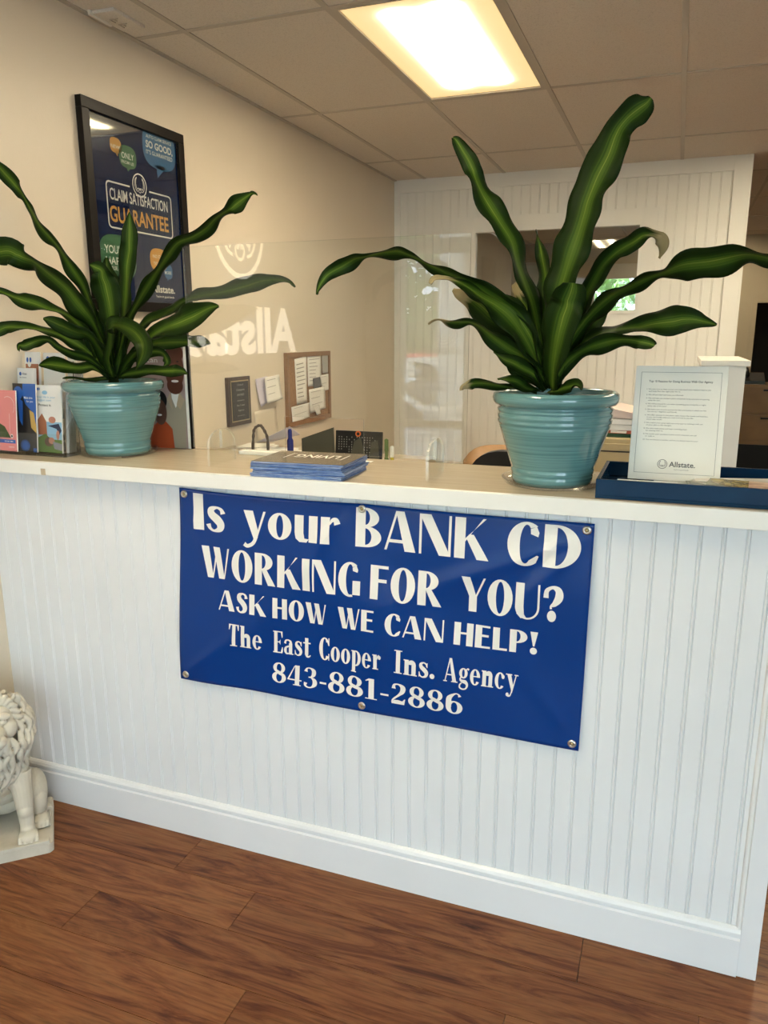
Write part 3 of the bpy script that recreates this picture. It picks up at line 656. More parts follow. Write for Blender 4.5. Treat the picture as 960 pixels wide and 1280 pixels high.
    d['u'] = G().r(0, .25, .22, x).r(.40, .64, 0, x).p((0, .24), (.25, .24), (.28, .09), (.40, .08), (.40, .14), (.43, .12), (.34, -.01), (.14, -.01), (.03, .08)).W(.64)
    d['r'] = G().r(0, .25, 0, x).pen([(.25, .52, .04), (.32, .63, .09), (.42, .63, .14), (.46, .53, .16)]).W(.50)
    d['y'] = G().p((0, x), (.27, x), (.44, .12), (.32, -.12)).p((.36, 0), (.40, -.04), (.64, x), (.57, x)).pen([(.38, .02, .09), (.28, -.18, .10), (.12, -.27, .10), (.02, -.22, .12)]).W(.62)
    return d
def glyphs_serif():
    d = {}; S = .19; h = .05; x = .66; f = .045
    def sf(g, a, b, y): return g.r(a, b, y, y+f)
    g = G().r(.19, .19+S, 0, 1); sf(g, .10, .47, 0); g.r(0, .57, .95, 1).p((0, .74), (.04, .74), (.10, .95), (0, .95)).p((.57, .74), (.53, .74), (.47, .95), (.57, .95)); d['T'] = g.W(.57)
    g = G().r(.05, .05+S, 0, 1); sf(g, 0, .30, 0); sf(g, 0, .1, .955); g.r(.37, .37+S, 0, .48).ring(.37, .47, .19, .19, .0, .13, 0, 180, n=12); sf(g, .32, .62, 0); d['h'] = g.W(.62)
    g = G().ring(.26, x/2, .26, x/2+.01, .09, x/2-.04, 20, 325).r(.1, .50, .34, .385).ring(.26, x/2, .26, x/2+.01, .09, x/2-.04, 0, 25, n=4); d['e'] = g.W(.52)
    g = G().r(.06, .06+S, 0, 1); g.r(0, .54, 0, .05).r(0, .54, .95, 1).r(.25, .42, .48, .53).p((.54, .72), (.50, .72), (.44, .95), (.54, .95)).p((.56, .28), (.52, .28), (.44, .05), (.56, .05)).p((.42, .38), (.42, .63), (.36, .53), (.36, .48)); d['E'] = g.W(.56)
    g = G().r(.28, .28+S, 0, .5).pen([(.06, .48, .13), (.10, .61, .09), (.24, .65, .06), (.37, .58, .12), (.38, .48, .17)]).ring(.19, .18, .19, .19, .04, .13, 60, 310).pen([(.28, .38, .05), (.18, .36, .05)]); sf(g, .40, .54, 0); d['a'] = g.W(.54)
    d['s'] = G().pen([(.36, .48, .05), (.34, .58, .07), (.22, .64, .055), (.10, .57, .12), (.12, .45, .17), (.25, .34, .19), (.35, .22, .17), (.32, .08, .12), (.18, .02, .055), (.07, .08, .06), (.03, .20, .05)]).r(.36, .395, .44, .64).r(.01, .045, .02, .24).W(.42)
    g = G().r(.10, .10+S, .10, .86).r(0, .42, .60, x); g.pen([(.195, .14, .19), (.22, .04, .12), (.33, .02, .07), (.42, .09, .05)]); d['t'] = g.W(.42)
    g = G().ring(.33, .5, .33, .515, .12, .46, 40, 320).r(.55, .60, .66, 1.0).r(.55, .60, 0, .30).p((.60, .7), (.55, .66), (.44, .90), (.52, .92)); d['C'] = g.W(.62)
    d['o'] = G().ring(.27, x/2, .27, x/2+.01, .085, x/2-.04).W(.54)
    g = G().r(.05, .05+S, -.28, x); sf(g, 0, .30, -.28); sf(g, 0, .1, x-.045); g.ring(.26, x/2, .30, x/2+.01, .12, x/2-.045, -100, 100, n=18); d['p'] = g.W(.57)
    g = G().r(.05, .05+S, 0, x); sf(g, 0, .32, 0); sf(g, 0, .1, x-.045); g.pen([(.24, .44, .03), (.29, .58, .07), (.37, .62, .10)]).ring(.38, .54, .08, .09, 0, 0, n=10); d['r'] = g.W(.46)
    g = G().r(.09, .09+S, 0, 1); sf(g, 0, .37, 0); sf(g, 0, .37, .955); d['I'] = g.W(.37)
    g = G().r(.05, .05+S, 0, x); sf(g, 0, .30, 0); sf(g, 0, .1, x-.045); g.r(.37, .37+S, 0, .47).ring(.37, .46, .19, .20, .0, .14, 0, 180, n=12); sf(g, .32, .62, 0); d['n'] = g.W(.62)
    d['.'] = G().ring(.12, .11, .11, .11, 0, 0, n=12).W(.34)
    g = G().p((.06, 0), (.11, 0), (.36, .98), (.30, 1)).p((.28, 1), (.42, 1), (.70, 0), (.49, 0), (.33, .80)).r(.15, .54, .28, .33); sf(g, 0, .20, 0); sf(g, .42, .76, 0); d['A'] = g.W(.76)
    g = G().ring(.22, .44, .22, .22, .07, .165).pen([(.10, .26, .06), (.06, .17, .08), (.16, .10, .13), (.34, .07, .16), (.43, -.05, .12), (.36, -.20, .07), (.20, -.24, .06), (.05, -.18, .08), (.05, -.06, .07), (.14, .02, .05)]).pen([(.36, .58, .04), (.44, .64, .06), (.50, .60, .09)]); d['g'] = g.W(.50)
    g = G().ring(.26, x/2, .26, x/2+.01, .09, x/2-.04, 45, 320).ring(.41, .50, .08, .09, 0, 0, n=10); d['c'] = g.W(.48)
    g = G().p((.06, x), (.26, x), (.42, .12), (.33, -.06)).p((.30, -.10), (.36, -.10), (.56, x), (.51, x)).pen([(.34, -.02, .06), (.26, -.22, .06), (.14, -.24, .08)]).ring(.12, -.19, .08, .08, 0, 0, n=10); sf(g, 0, .32, x-.045); sf(g, .44, .64, x-.045); d['y'] = g.W(.60)
    d['-'] = G().r(.02, .30, .30, .39).W(.32)
    d['8'] = G().ring(.32, .74, .27, .27, .11, .21).ring(.32, .26, .32, .28, .13, .22).pen([(.16, .62, .10), (.32, .50, .16), (.50, .38, .10)]).W(.64)
    d['4'] = G().r(.34, .54, 0, 1).p((.30, .95), (.36, 1), (.08, .30), (.0, .28)).r(0, .64, .24, .30); sf(d['4'], .26, .62, 0); d['4'].W(.66)
    d['3'] = G().pen([(.10, .78, .16), (.14, .93, .07), (.28, .97, .06), (.44, .86, .17), (.44, .66, .17), (.32, .53, .06), (.22, .52, .05)]).pen([(.24, .53, .05), (.36, .50, .07), (.49, .38, .18), (.50, .20, .19), (.36, .04, .07), (.20, .02, .06), (.08, .10, .10), (.10, .24, .15)]).W(.60)
    g = G().r(.14, .34, 0, 1); sf(g, .02, .46, 0); g.p((.14, 1), (.02, .90), (.02, .86), (.14, .90)); d['1'] = g.W(.48)
    d['2'] = G().pen([(.10, .74, .16), (.12, .92, .09), (.28, .97, .07), (.45, .85, .19), (.44, .64, .18), (.30, .44, .10), (.08, .20, .07), (.04, .04, .05)]).p((.02, 0), (.52, 0), (.56, .28), (.52, .28), (.44, .16), (.28, .20), (.12, .18), (.03, .06)).W(.60)
    d['6'] = G().ring(.32, .30, .31, .31, .12, .25).pen([(.52, .84, .12), (.46, .95, .06), (.34, .96, .06), (.14, .76, .18), (.11, .50, .20), (.11, .30, .20)]).W(.64)
    return d
GS, GF = glyphs_sans(), glyphs_serif()
BX0, BX1, BZ0, BZ1 = -1.382, -.156, .562, 1.178
YBN = YBD-.012
def bdisp(x, z):
    u = (x-BX0)/(BX1-BX0); v = (z-BZ0)/(BZ1-BZ0)
    # soft wind-free ripples between the eyelets: folds radiating from the corners and the mid grommets
    d = .0045*math.sin(9.5*u+4.5*v+.6)*(1-abs(2*v-1)**3)
    d += .004*math.sin(16*(u*.55+v*.6))*math.exp(-((u-.82)**2+(v-.72)**2)*7)
    d += .003*math.sin(22*(u+v*.25))*math.exp(-((u-.1)**2)*18)
    d += .0025*math.cos(13*u*1.0-6*v)*math.exp(-((v-.15)**2)*9)
    # tension creases running from the eyelets: (u0, v0) -> (u1, v1), height, width
    for u0, v0, u1, v1, hgt, wd in ((.985, .95, .50, .50, .0050, .030), (.985, .95, .70, .22, .0035, .035), (.02, .95, .13, .35, .0030, .022), (.45, .97, .27, .45, .0035, .030), (.46, .05, .60, .62, .0030, .028), (.02, .05, .25, .42, .0035, .028), (.98, .06, .80, .50, .0030, .030), (.30, .80, .52, .30, .0028, .04)):
        du, dv = (u1-u0)*2, v1-v0; l2 = du*du+dv*dv; tt = min(max(((u-u0)*2*du+(v-v0)*dv)/l2, 0), 1)
        dd = math.hypot((u-u0)*2-tt*du, (v-v0)-tt*dv)
        d += 1.7*hgt*math.exp(-(dd/(wd*(.6+1.6*tt)))**2)*(1-tt*.85)*min(1, tt*6)
    return d
def bedge(x, z):
    # sag / stretch of the outline: lower left hangs a touch out, right edge leans in
    u = (x-BX0)/(BX1-BX0); v = (z-BZ0)/(BZ1-BZ0)
    sx = -.016*(1-u)*(1-v) + .020*(1-u)*v + .000*u*v - .006*u*(1-v)
    sz = .010*(1-u)*v*1.0 + .006*(1-v)*(1-u) - .004*v*math.sin(math.pi*min(max(u*2, 0), 1))*.8 - .003*v*abs(math.sin(2*math.pi*u))
    return x+sx, z+sz
def bpos(x, z, n=0): 
    X, Z = bedge(x, z); return (X, YBN-bdisp(x, z)-n, Z)
bn = empty('vinyl_banner', ((BX0+BX1)/2, YBN, BZ0), 'blue vinyl banner with white bank CD lettering fixed to the counter front', 'banner')
M_blue = mat('blue_vinyl', (0.0, 0.034, 0.195), 0.20, spec=0.4); v = geo_pos(M_blue, (420, 1, 420)); bump(M_blue, noise(M_blue, v, 1.0, 1).outputs[0], .05, .001)
M_vwhite = mat('white_vinyl_letter', (0.80, 0.77, 0.71), 0.32, spec=0.5)
g = MB(); nu, nv = 120, 60; vs = [bpos(BX0+(BX1-BX0)*i/nu, BZ0+(BZ1-BZ0)*j/nv) for j in range(nv+1) for i in range(nu+1)]
fs = [(j*(nu+1)+i, j*(nu+1)+i+1, (j+1)*(nu+1)+i+1, (j+1)*(nu+1)+i) for j in range(nv) for i in range(nu)]
g.add(vs, fs, 0, True); o = part(g, 'sheet', M_blue, bn)
md = o.modifiers.new('thickness', 'SOLIDIFY'); md.thickness = .0007; md.offset = -1
bml = bmesh.new()
def word(s, gl, x0, x1, zb, h, track=.09):
    tot = sum(gl[c].w for c in s)+track*(len(s)-1); sx = (x1-x0)/tot; cx = x0
    for c in s:
        for poly in gl[c].polys:
            # keep a consistent winding
            A = sum(poly[i][0]*poly[(i+1) % len(poly)][1]-poly[(i+1) % len(poly)][0]*poly[i][1] for i in range(len(poly)))
            if abs(A) < 1e-7: continue
            if A < 0: poly = poly[::-1]
            vv = [bml.verts.new((cx+a*sx, 0, zb+b_*h)) for a, b_ in poly]
            bml.faces.new(vv)
        cx += (gl[c].w+track)*sx
Lz = 0
for s, a, b_ in (('Is', -1.331, -1.219), ('your', -1.156, -.848), ('BANK', -.798, -.421), ('CD', -.372, -.185)): word(s, GS, a, b_, 1.057, .111)
for s, a, b_ in (('WORKING', -1.304, -.780), ('FOR', -.750, -.545), ('YOU?', -.489, -.221)): word(s, GS, a, b_, .911, .098)
for s, a, b_ in (('ASK', -1.245, -1.081), ('HOW', -1.059, -.884), ('WE', -.846, -.735), ('CAN', -.702, -.533), ('HELP!', -.504, -.278)): word(s, GS, a, b_, .812, .064)
for s, a, b_ in (('The', -1.208, -1.095), ('East', -1.057, -.935), ('Cooper', -.907, -.711), ('Ins.', -.671, -.545), ('Agency', -.527, -.326)): word(s, GF, a, b_, .702, .070, .07)
for s, a, b_ in (('843', -1.060, -.912), ('-', -.904, -.880), ('881', -.875, -.719), ('-', -.712, -.684), ('2886', -.678, -.470)): word(s, GF, a, b_, .606, .064, .07)
k = BX0
while k < BX1:
    k += .02; bmesh.ops.bisect_plane(bml, geom=bml.verts[:]+bml.edges[:]+bml.faces[:], plane_co=(k, 0, 0), plane_no=(1, 0, 0))
k = BZ0
while k < BZ1:
    k += .02; bmesh.ops.bisect_plane(bml, geom=bml.verts[:]+bml.edges[:]+bml.faces[:], plane_co=(0, 0, k), plane_no=(0, 0, 1))
for v in bml.verts: v.co = Vector(bpos(v.co.x, v.co.z, .0012))
g = MB(); g.bm(bml, 0); bml.free(); part(g, 'lettering', M_vwhite, bn)
def grommet(x, z):
    X, Y, Z = bpos(x, z); M = Matrix.Translation((X, Y-.0012, Z)) @ Matrix.Rotation(math.radians(90), 4, 'X')
    g = MB(); g.lathe([(.0045, 0), (.005, .0022), (.0075, .0028), (.0105, .0015), (.0115, -.0006)], 24, M=M)
    o = part(g, 'grommet', M_steel, bn)
    g = MB(); g.lathe([(.0, .003), (.0025, .003), (.004, .0018), (.0045, -.001)], 12, M=M); s_ = g.build('screw', M_gold, o)
    s_.location = -o.location-bn.location if False else (-(o.location+bn.location))
for x, z in ((BX0+.018, BZ1-.018), ((BX0+BX1)/2-.012, BZ1-.014), (BX1-.018, BZ1-.018), (BX0+.020, BZ0+.018), ((BX0+BX1)/2+.002, BZ0+.018), (BX1-.018, BZ0+.018)): grommet(x, z)
# ================================================================== POTTED DRACAENAS
def leafmat(name, dry=False, dull=False):
    m = mat(name, (0.05, 0.12, 0.02), 0.5, spec=0.08)
    uv = N(m, 'ShaderNodeUVMap'); sp = N(m, 'ShaderNodeSeparateXYZ'); L(m, uv.outputs[0], sp.inputs[0])
    nz = N(m, 'ShaderNodeMapping'); nz.inputs['Scale'].default_value = (34, 1.0, 1); L(m, uv.outputs[0], nz.inputs[0])
    n1 = noise(m, nz.outputs[0], 1.0, 3, .5)
    a = N(m, 'ShaderNodeMath', operation='SUBTRACT'); a.inputs[1].default_value = .5; L(m, sp.outputs[0], a.inputs[0])
    b = N(m, 'ShaderNodeMath', operation='ABSOLUTE'); L(m, a.outputs[0], b.inputs[0])
    c = N(m, 'ShaderNodeMath', operation='MULTIPLY_ADD'); c.inputs[1].default_value = .16; L(m, n1.outputs[0], c.inputs[0]); L(m, b.outputs[0], c.inputs[2])
    k = .42 if dull else .72
    r = ramp(m, c.outputs[0], [(0.075, (.24*k, .30*k, .05*k)), (0.10, (.075*k, .135*k, .015*k)), (0.16, (.070*k, .13*k, .014*k)), (0.20, (.028*k, .070*k, .008*k)), (0.24, (.055*k, .105*k, .012*k)), (0.28, (.017, .038, .004)), (0.36, (.009, .021, .003)), (0.6, (.006, .014, .002))])
    out = r.outputs[0]
    if dry:
        n2 = noise(m, uv.outputs[0], 3, 3); d = N(m, 'ShaderNodeMath', operation='MULTIPLY_ADD'); d.inputs[1].default_value = .22; L(m, n2.outputs[0], d.inputs[0]); L(m, sp.outputs[1], d.inputs[2])
        rr = ramp(m, d.outputs[0], [(0.94, (0, 0, 0)), (1.02, (1, 1, 1))]); mx = N(m, 'ShaderNodeMix', data_type='RGBA'); L(m, rr.outputs[0], mx.inputs[0]); L(m, out, mx.inputs[6]); mx.inputs[7].default_value = (.26, .21, .11, 1); out = mx.outputs[2]
    L(m, out, bsdf(m).inputs['Base Color'])
    bump(m, n1.outputs[0], .25, .002)
    return m
M_leaf, M_leafdry, M_leafdull = leafmat('striped_leaf'), leafmat('striped_leaf_dry_tip', True), leafmat('dark_striped_leaf', False, True)
VD = -Vector((RW[0][2], RW[1][2], RW[2][2]))
def make_leaf(parent, pts, yb, yt, matl, sgn=1, mid=None, maxtilt=62, wave=1.0, ycurve=1.0, seed=0):
    rnd = random.Random(seed); Q = catmull([(float(a), float(b), float(c)) for a, b, c in pts], 5); n = len(Q)
    L_ = [0]
    for i in range(1, n): L_.append(L_[-1]+math.hypot(Q[i][0]-Q[i-1][0], Q[i][1]-Q[i-1][1]))
    P = []; A = []
    for i, (px, py, w_) in enumerate(Q):
        t = L_[i]/L_[-1]; y = yb+(yt-yb)*(t**ycurve)
        if mid is not None: y += mid*math.sin(math.pi*t)
        p = atY(px, py, y); P.append(p); A.append(max(w_*1.07, .8)/FPX*((p-CAM).dot(VD)))
    Wm = max(A)*1.12; me_v = []; NU = 8; uvs = []
    ph = rnd.random()*6.28
    for i, p in enumerate(P):
        t = L_[i]/L_[-1]
        env = Wm*min(1, .42+1.9*t)*min(1, (1-t)*4.2+.02)**.8
        a = A[i]; a *= 1+.03*math.sin(L_[i]*.13+ph*2); A[i] = a
        Wt = min(max(env, a), a/ math.cos(math.radians(maxtilt)))
        ct = min(1, a/Wt); stt = math.sqrt(max(0, 1-ct*ct))
        T_ = (P[min(i+1, n-1)]-P[max(i-1, 0)]).normalized(); V_ = (p-CAM).normalized()
        s_ = T_.cross(V_).normalized(); vperp = (V_-T_*V_.dot(T_)).normalized()
        c = (s_*ct+vperp*stt*sgn).normalized(); nr = c.cross(T_).normalized()
        if nr.dot(V_) > 0: nr = -nr
        for k in range(NU+1):
            u = k/NU*2-1
            h = -.10*Wt*(1-abs(u)**1.1)*.9 + wave*.0060*math.sin(L_[i]*.11+ph+(1.6 if u > 0 else 0))*abs(u)**2
            me_v.append(p+c*(u*Wt/2)+nr*h); uvs.append((k/NU, t))
    fs = [(i*(NU+1)+k, i*(NU+1)+k+1, (i+1)*(NU+1)+k+1, (i+1)*(NU+1)+k) for i in range(n-1) for k in range(NU)]
    base = parent.location
    me = bpy.data.meshes.new('leaf'); me.from_pydata([tuple(v-base) for v in me_v], [], fs); me.materials.append(matl)
    uvl = me.uv_layers.new(name='UVMap')
    for l in me.loops: uvl.data[l.index].uv = uvs[l.vertex_index]
    me.polygons.foreach_set('use_smooth', [True]*len(me.polygons))
    o = bpy.data.objects.new('leaf', me); COL.objects.link(o); o.parent = parent
    md = o.modifiers.new('thickness', 'SOLIDIFY'); md.thickness = .0009; md.offset = 0
    return o
# teal glaze with fine horizontal brush lines
M_teal = mat('teal_glaze', (.10, .26, .27), .16, coat=.5); m = M_teal; g = N(m, 'ShaderNodeTexCoord'); mp = N(m, 'ShaderNodeMapping'); mp.inputs['Scale'].default_value = (2, 2, 230); L(m, g.outputs['Object'], mp.inputs[0])
nn_ = noise(m, mp.outputs[0], 1.6, 4, .65); r = ramp(m, nn_.outputs[0], [(.30, (.060, .15, .155)), (.46, (.098, .225, .23)), (.70, (.130, .275, .275))]); 
# darker glaze pooled in the turned grooves
L(m, r.outputs[0], bsdf(m).inputs['Base Color']); bump(m, nn_.outputs[0], .02, .0004)
M_soil = mottled('potting_soil', (.02, .012, .008), (.05, .03, .02), .95, 60, .6, 120)
def planter(cx, cy, label, s=1.0):
    root = empty('potted_dracaena', (cx, cy, ZT+.004), label, 'potted plant', 'dracaenas in teal pots on the counter')
    R0, H = .103*s, .242*s
    pr = [(0, 0), (R0-.008, 0), (R0, .004), (R0+.001, .010), (R0+.0025, .012), (R0+.003, .024), (R0+.0018, .026), (R0+.0045, .030), (R0+.0052, .040), (R0+.0035, .043), (R0+.006, .048)]
    for k in range(1, 12): pr.append((R0+.006+(.0345)*k/11, .048+.107*k/11))
    r = R0+.0405
    pr += [(r-.0015, .158), (r+.0025, .161), (r+.0035, .168), (r+.001, .172), (r+.0035, .175), (r+.0045, .184), (r+.0015, .188), (r+.004, .191), (r+.005, .198), (r-.001, .203),
           (r+.001, .206), (r+.011, .209), (r+.0165, .216), (r+.0185, .226), (r+.0165, .236), (r+.010, .2415), (r+.001, .242), (r-.006, .239), (r-.008, .230), (r-.012, .19), (R0-.01, .03)]
    pr = [(a*1, z*s) for a, z in pr]
    MB().lathe(pr, 72).build('pot', M_teal, root)
    g = MB(); g.lathe([(0, .206), (.05, .208), (r-.0095, .203)], 40); g.build('soil', M_soil, root)
    g = MB()
    g.tube([(0, 0, .20), (.004, .0, .26)], [.022, .014], 12); g.build('stem', M_leafdull, root)
    return root
def saucer(cx, cy, lab):
    o = MB().lathe([(0, .001), (.105, .001), (.118, .006), (.128, .018), (.132, .0185), (.131, .0165), (.1225, .004), (.108, 0), (0, 0)], 56).build('plant_saucer', M_thin, None, (cx, cy, ZT+.0002))
    tag(o, lab, 'saucer', 'clear saucers under the planters')
RX, RY = -.288, 2.043; LX, LY = -1.735, 2.085
saucer(RX, RY, 'clear plastic saucer under the planter beside the blue tray'); saucer(LX, LY, 'clear plastic saucer under the planter beside the brochures')
pr_ = planter(RX, RY, 'right teal glazed pot with tall striped dracaena beside the navy tray'); pl_ = planter(LX, LY, 'left teal glazed pot with spreading striped dracaena beside the brochures')
R_ = [  # (points, tip y, material, sign, mid bulge)
 ([(690,480,12),(691,450,18),(692,420,24),(697,370,31),(706,335,37),(717,303,41),(727,270,37),(733,248,36),(746,219,42),(761,188,40),(771,165,34),(784,148,32),(797,137,34),(808,129,26),(814,122,8)], 2.16, 0, 1, 0),
 ([(684,482,9),(676,430,12),(668,385,17),(658,355,15),(648,327,17),(641,301,21),(626,277,25),(611,254,26),(598,228,18),(587,203,21),(577,186,17),(570,175,10),(566,172,2)], 2.12, 0, -1, 0),
 ([(686,482,8),(684,440,13),(682,400,19),(682,370,21),(681,349,19),(677,325,13),(674,305,7),(670,287,1)], 2.20, 0, 1, 0),
 ([(700,470,8),(712,420,16),(729,376,18),(741,353,22),(752,333,18),(766,318,20),(779,309,22),(792,301,18),(804,293,14),(815,293,9),(826,299,15),(829,309,12),(824,323,1)], 2.22, 1, 1, 0),
 ([(692,482,10),(700,452,14),(713,428,18),(738,396,18),(764,373,18),(784,362,17),(806,351,13),(822,345,12),(836,341,18),(855,333,31),(884,329,37),(913,324,31),(936,321,19),(962,325,14),(985,331,9),(1003,343,2)], 1.93, 2, -1, 0),
 ([(694,482,8),(708,446,8),(724,430,8),(750,416,12),(768,411,11),(788,408,11),(801,406,18),(815,403,26),(837,401,33),(862,399,27),(882,402,13),(896,406,2)], 2.02, 0, 1, 0),
 ([(690,486,8),(697,471,13),(709,454,17),(730,439,17),(753,430,21),(776,426,17),(797,427,15),(809,429,15),(816,431,10),(818,432,5)], 1.93, 0, -1, 0),
 ([(700,470,12),(712,440,20),(728,415,26),(742,398,22),(756,386,12),(767,382,2)], 2.14, 3, 1, 0),
 ([(684,486,8),(676,456,14),(664,425,20),(648,398,26),(628,381,24),(612,371,22),(598,362,24),(584,354,20),(567,347,13),(548,338,10),(535,332,9),(520,324,8),(508,319,8),(497,316,12),(484,317,12),(471,319,10),(456,322,5),(445,325,11),(432,331,18),(418,338,17),(409,344,14),(402,353,9),(398,361,5),(395,368,1)], 1.84, 0, 1, 0),
 ([(684,486,8),(672,450,16),(657,419,26),(640,396,36),(622,380,30),(606,370,22),(592,361,14),(578,353,10),(562,348,8),(552,348,6),(543,349,4),(538,355,1)], 1.90, 1, -1, 0),
 ([(680,486,7),(667,448,14),(652,418,24),(632,404,34),(614,396,36),(601,386,26),(590,377,19),(576,369,15),(566,362,4)], 2.00, 1, 1, 0),
 ([(684,486,7),(672,464,12),(656,449,17),(636,437,21),(617,424,19),(602,412,12),(588,404,6),(574,404,9),(562,403,8),(552,400,5),(544,401,4),(536,406,1)], 1.88, 1, 1, 0),
 ([(682,486,7),(668,468,15),(654,460,17),(642,453,14),(628,447,9),(617,440,2)], 1.90, 0, -1, 0),
 ([(682,488,7),(668,478,12),(654,468,18),(641,456,14),(630,449,3)], 1.96, 3, 1, 0),
 ([(672,489,4),(646,486,4),(624,483,6),(607,480,12),(591,480,13),(580,484,4),(576,488,1)], 1.88, 1, 1, .0),
 ([(676,489,4),(660,485,7),(647,477,15),(634,474,10),(622,474,2)], 1.93, 0, -1, 0),
 ([(684,490,4),(696,487,9),(710,483,13),(721,481,9),(727,488,1)], 1.88, 0, 1, 0),
 ([(692,480,12),(704,448,24),(716,415,26),(726,390,16),(732,376,3)], 2.12, 3, 1, 0),
 ([(682,470,8),(676,430,10),(664,398,12),(653,378,11),(646,364,9),(642,355,6)], 2.14, 1, 1, 0),
 ([(689,488,8),(689,455,22),(694,425,35),(701,400,42),(708,380,42),(714,364,36),(716,354,22)], 1.90, 0, 1, -.02),
]
MT = [M_leaf, M_leafdry, M_leaf, M_leafdull]
for i, (pts, yt, mi, sg_, mid) in enumerate(R_): make_leaf(pr_, pts, RY-.01 if i < 17 else RY-.03, yt, MT[mi], sg_, mid if mid else None, seed=i)
L_L = [
 ([(139,472,7),(130,432,10),(119,398,10),(110,374,12),(101,354,13),(90,337,15),(79,321,12),(69,306,7),(58,294,11),(46,279,11),(37,262,7),(31,249,3),(25,240,9),(17,229,16),(8,219,17),(-2,208,12),(-14,196,2)], 1.95, 2, 1),
 ([(140,472,8),(131,440,10),(118,410,12),(106,393,19),(95,379,25),(83,364,24),(69,352,20),(55,341,18),(42,330,15),(29,324,24),(12,314,32),(-5,316,28),(-22,322,10)], 1.92, 0, 1),
 ([(138,472,7),(126,450,9),(113,424,10),(102,408,10),(89,396,9),(77,389,8),(61,385,10),(45,379,17),(27,374,18),(14,369,9),(0,364,7),(-14,360,4)], 1.94, 0, -1),
 ([(137,470,7),(125,440,9),(111,421,11),(95,416,15),(78,408,17),(63,401,12),(54,398,2)], 1.90, 3, 1),
 ([(139,472,8),(125,452,11),(109,438,14),(92,427,18),(77,419,9),(62,413,10),(45,410,8),(27,408,8),(11,408,13),(-2,413,14),(-16,420,5)], 1.88, 0, -1),
 ([(138,472,6),(118,454,7),(106,447,8),(88,441,10),(72,434,10),(60,426,7),(45,427,11),(31,432,13),(24,432,6),(23,438,2)], 1.84, 0, 1),
 ([(131,470,4),(115,458,6),(98,459,13),(79,457,18),(63,455,14),(49,456,1)], 1.86, 2, -1),
 ([(141,472,9),(134,454,14),(122,437,16),(111,424,10),(102,417,2)], 2.02, 0, 1),
 ([(142,472,12),(143,440,18),(142,400,24),(138,360,22),(134,338,14),(133,322,3)], 2.14, 3, 1),
 ([(144,470,8),(149,432,9),(153,395,10),(156,371,14),(157,350,16),(158,331,18),(161,310,19),(162,292,18),(162,276,10),(162,265,1)], 2.10, 0, 1),
 ([(144,470,7),(151,435,8),(161,402,9),(173,379,13),(186,357,15),(198,339,13),(210,321,14),(223,305,13),(242,297,17),(259,286,13),(272,273,9),(286,263,13),(297,254,20),(308,246,10),(315,242,3),(321,244,1)], 1.98, 0, -1),
 ([(146,466,6),(160,428,7),(182,402,8),(198,395,10),(213,387,11),(224,378,8),(236,373,5),(248,369,13),(266,366,15),(286,362,16),(307,357,19),(325,352,19),(340,349,10),(353,350,5),(364,354,4),(369,359,2)], 2.26, 3, 1),
 ([(148,468,6),(170,438,8),(192,416,11),(208,407,20),(226,401,28),(245,393,27),(262,385,14),(273,382,1)], 1.93, 0, 1),
 ([(150,460,6),(168,440,7),(186,430,10),(203,428,15),(221,427,14),(239,427,13),(252,427,13),(263,429,1)], 2.16, 3, 1),
 ([(148,472,6),(158,455,9),(172,446,10),(190,440,11),(203,442,9),(209,452,9),(205,458,2)], 2.02, 0, -1),
 ([(146,471,5),(160,467,10),(180,464,13),(200,463,12),(218,463,14),(229,464,8),(235,468,1)], 1.90, 2, 1),
 ([(147,472,9),(149,448,11),(150,420,9),(151,400,3)], 2.06, 0, 1),
 ([(150,472,8),(158,456,11),(168,443,10),(177,435,3)], 2.00, 0, -1),
 ([(137,472,5),(115,474,5),(95,473,4),(78,473,1)], 1.98, 3, 1),
 ([(140,472,6),(135,452,8),(136,432,9),(138,408,11),(146,405,14),(156,407,17),(168,414,22),(178,427,22),(179,441,16),(174,454,9),(169,463,1)], 1.86, 3, 1),
 ([(142,470,4),(139,448,6),(137,424,5),(138,408,17),(136,388,25),(133,368,30),(129,350,28),(126,338,18),(119,334,16),(112,331,3)], 1.95, 0, 1),
]
for i, (pts, yt, mi, sg_) in enumerate(L_L): make_leaf(pl_, pts, LY-.01 if i < 19 else LY-.04, yt, MT[mi], sg_, None, seed=50+i)
# ================================================================== CLEAR COUNTER SCREEN
YS = 2.04; SX0, SX1, SZ0, SZ1 = -1.403, -.522, ZT+.047, 1.63+.257; CX0, CX1, CZ = -1.080, -.826, 1.63-.235
ss = empty('sneeze_screen', ((SX0+SX1)/2, YS, ZT), 'clear acrylic counter screen with pass-through notch standing between the two plants', 'counter screen')
th = .0025
pts = [(SX0, SZ0), (CX0, SZ0), (CX0, CZ), (CX1, CZ), (CX1, SZ0), (SX1, SZ0), (SX1, SZ1), (SX0, SZ1)]
g = MB()
for y in (YS-th, YS+th):
    g.add([(a, y, b) for a, b in pts], [(0, 1, 2, 7), (2, 3, 6, 7), (3, 4, 5, 6)] if y < YS else [(7, 2, 1, 0), (7, 6, 3, 2), (6, 5, 4, 3)], 0)
n = len(pts)
g.add([(a, YS-th, b) for a, b in pts]+[(a, YS+th, b) for a, b in pts], [(i, i+n, (i+1) % n+n, (i+1) % n) for i in range(n)], 1)
part(g, 'panel', [M_acr, M_acredge], ss)
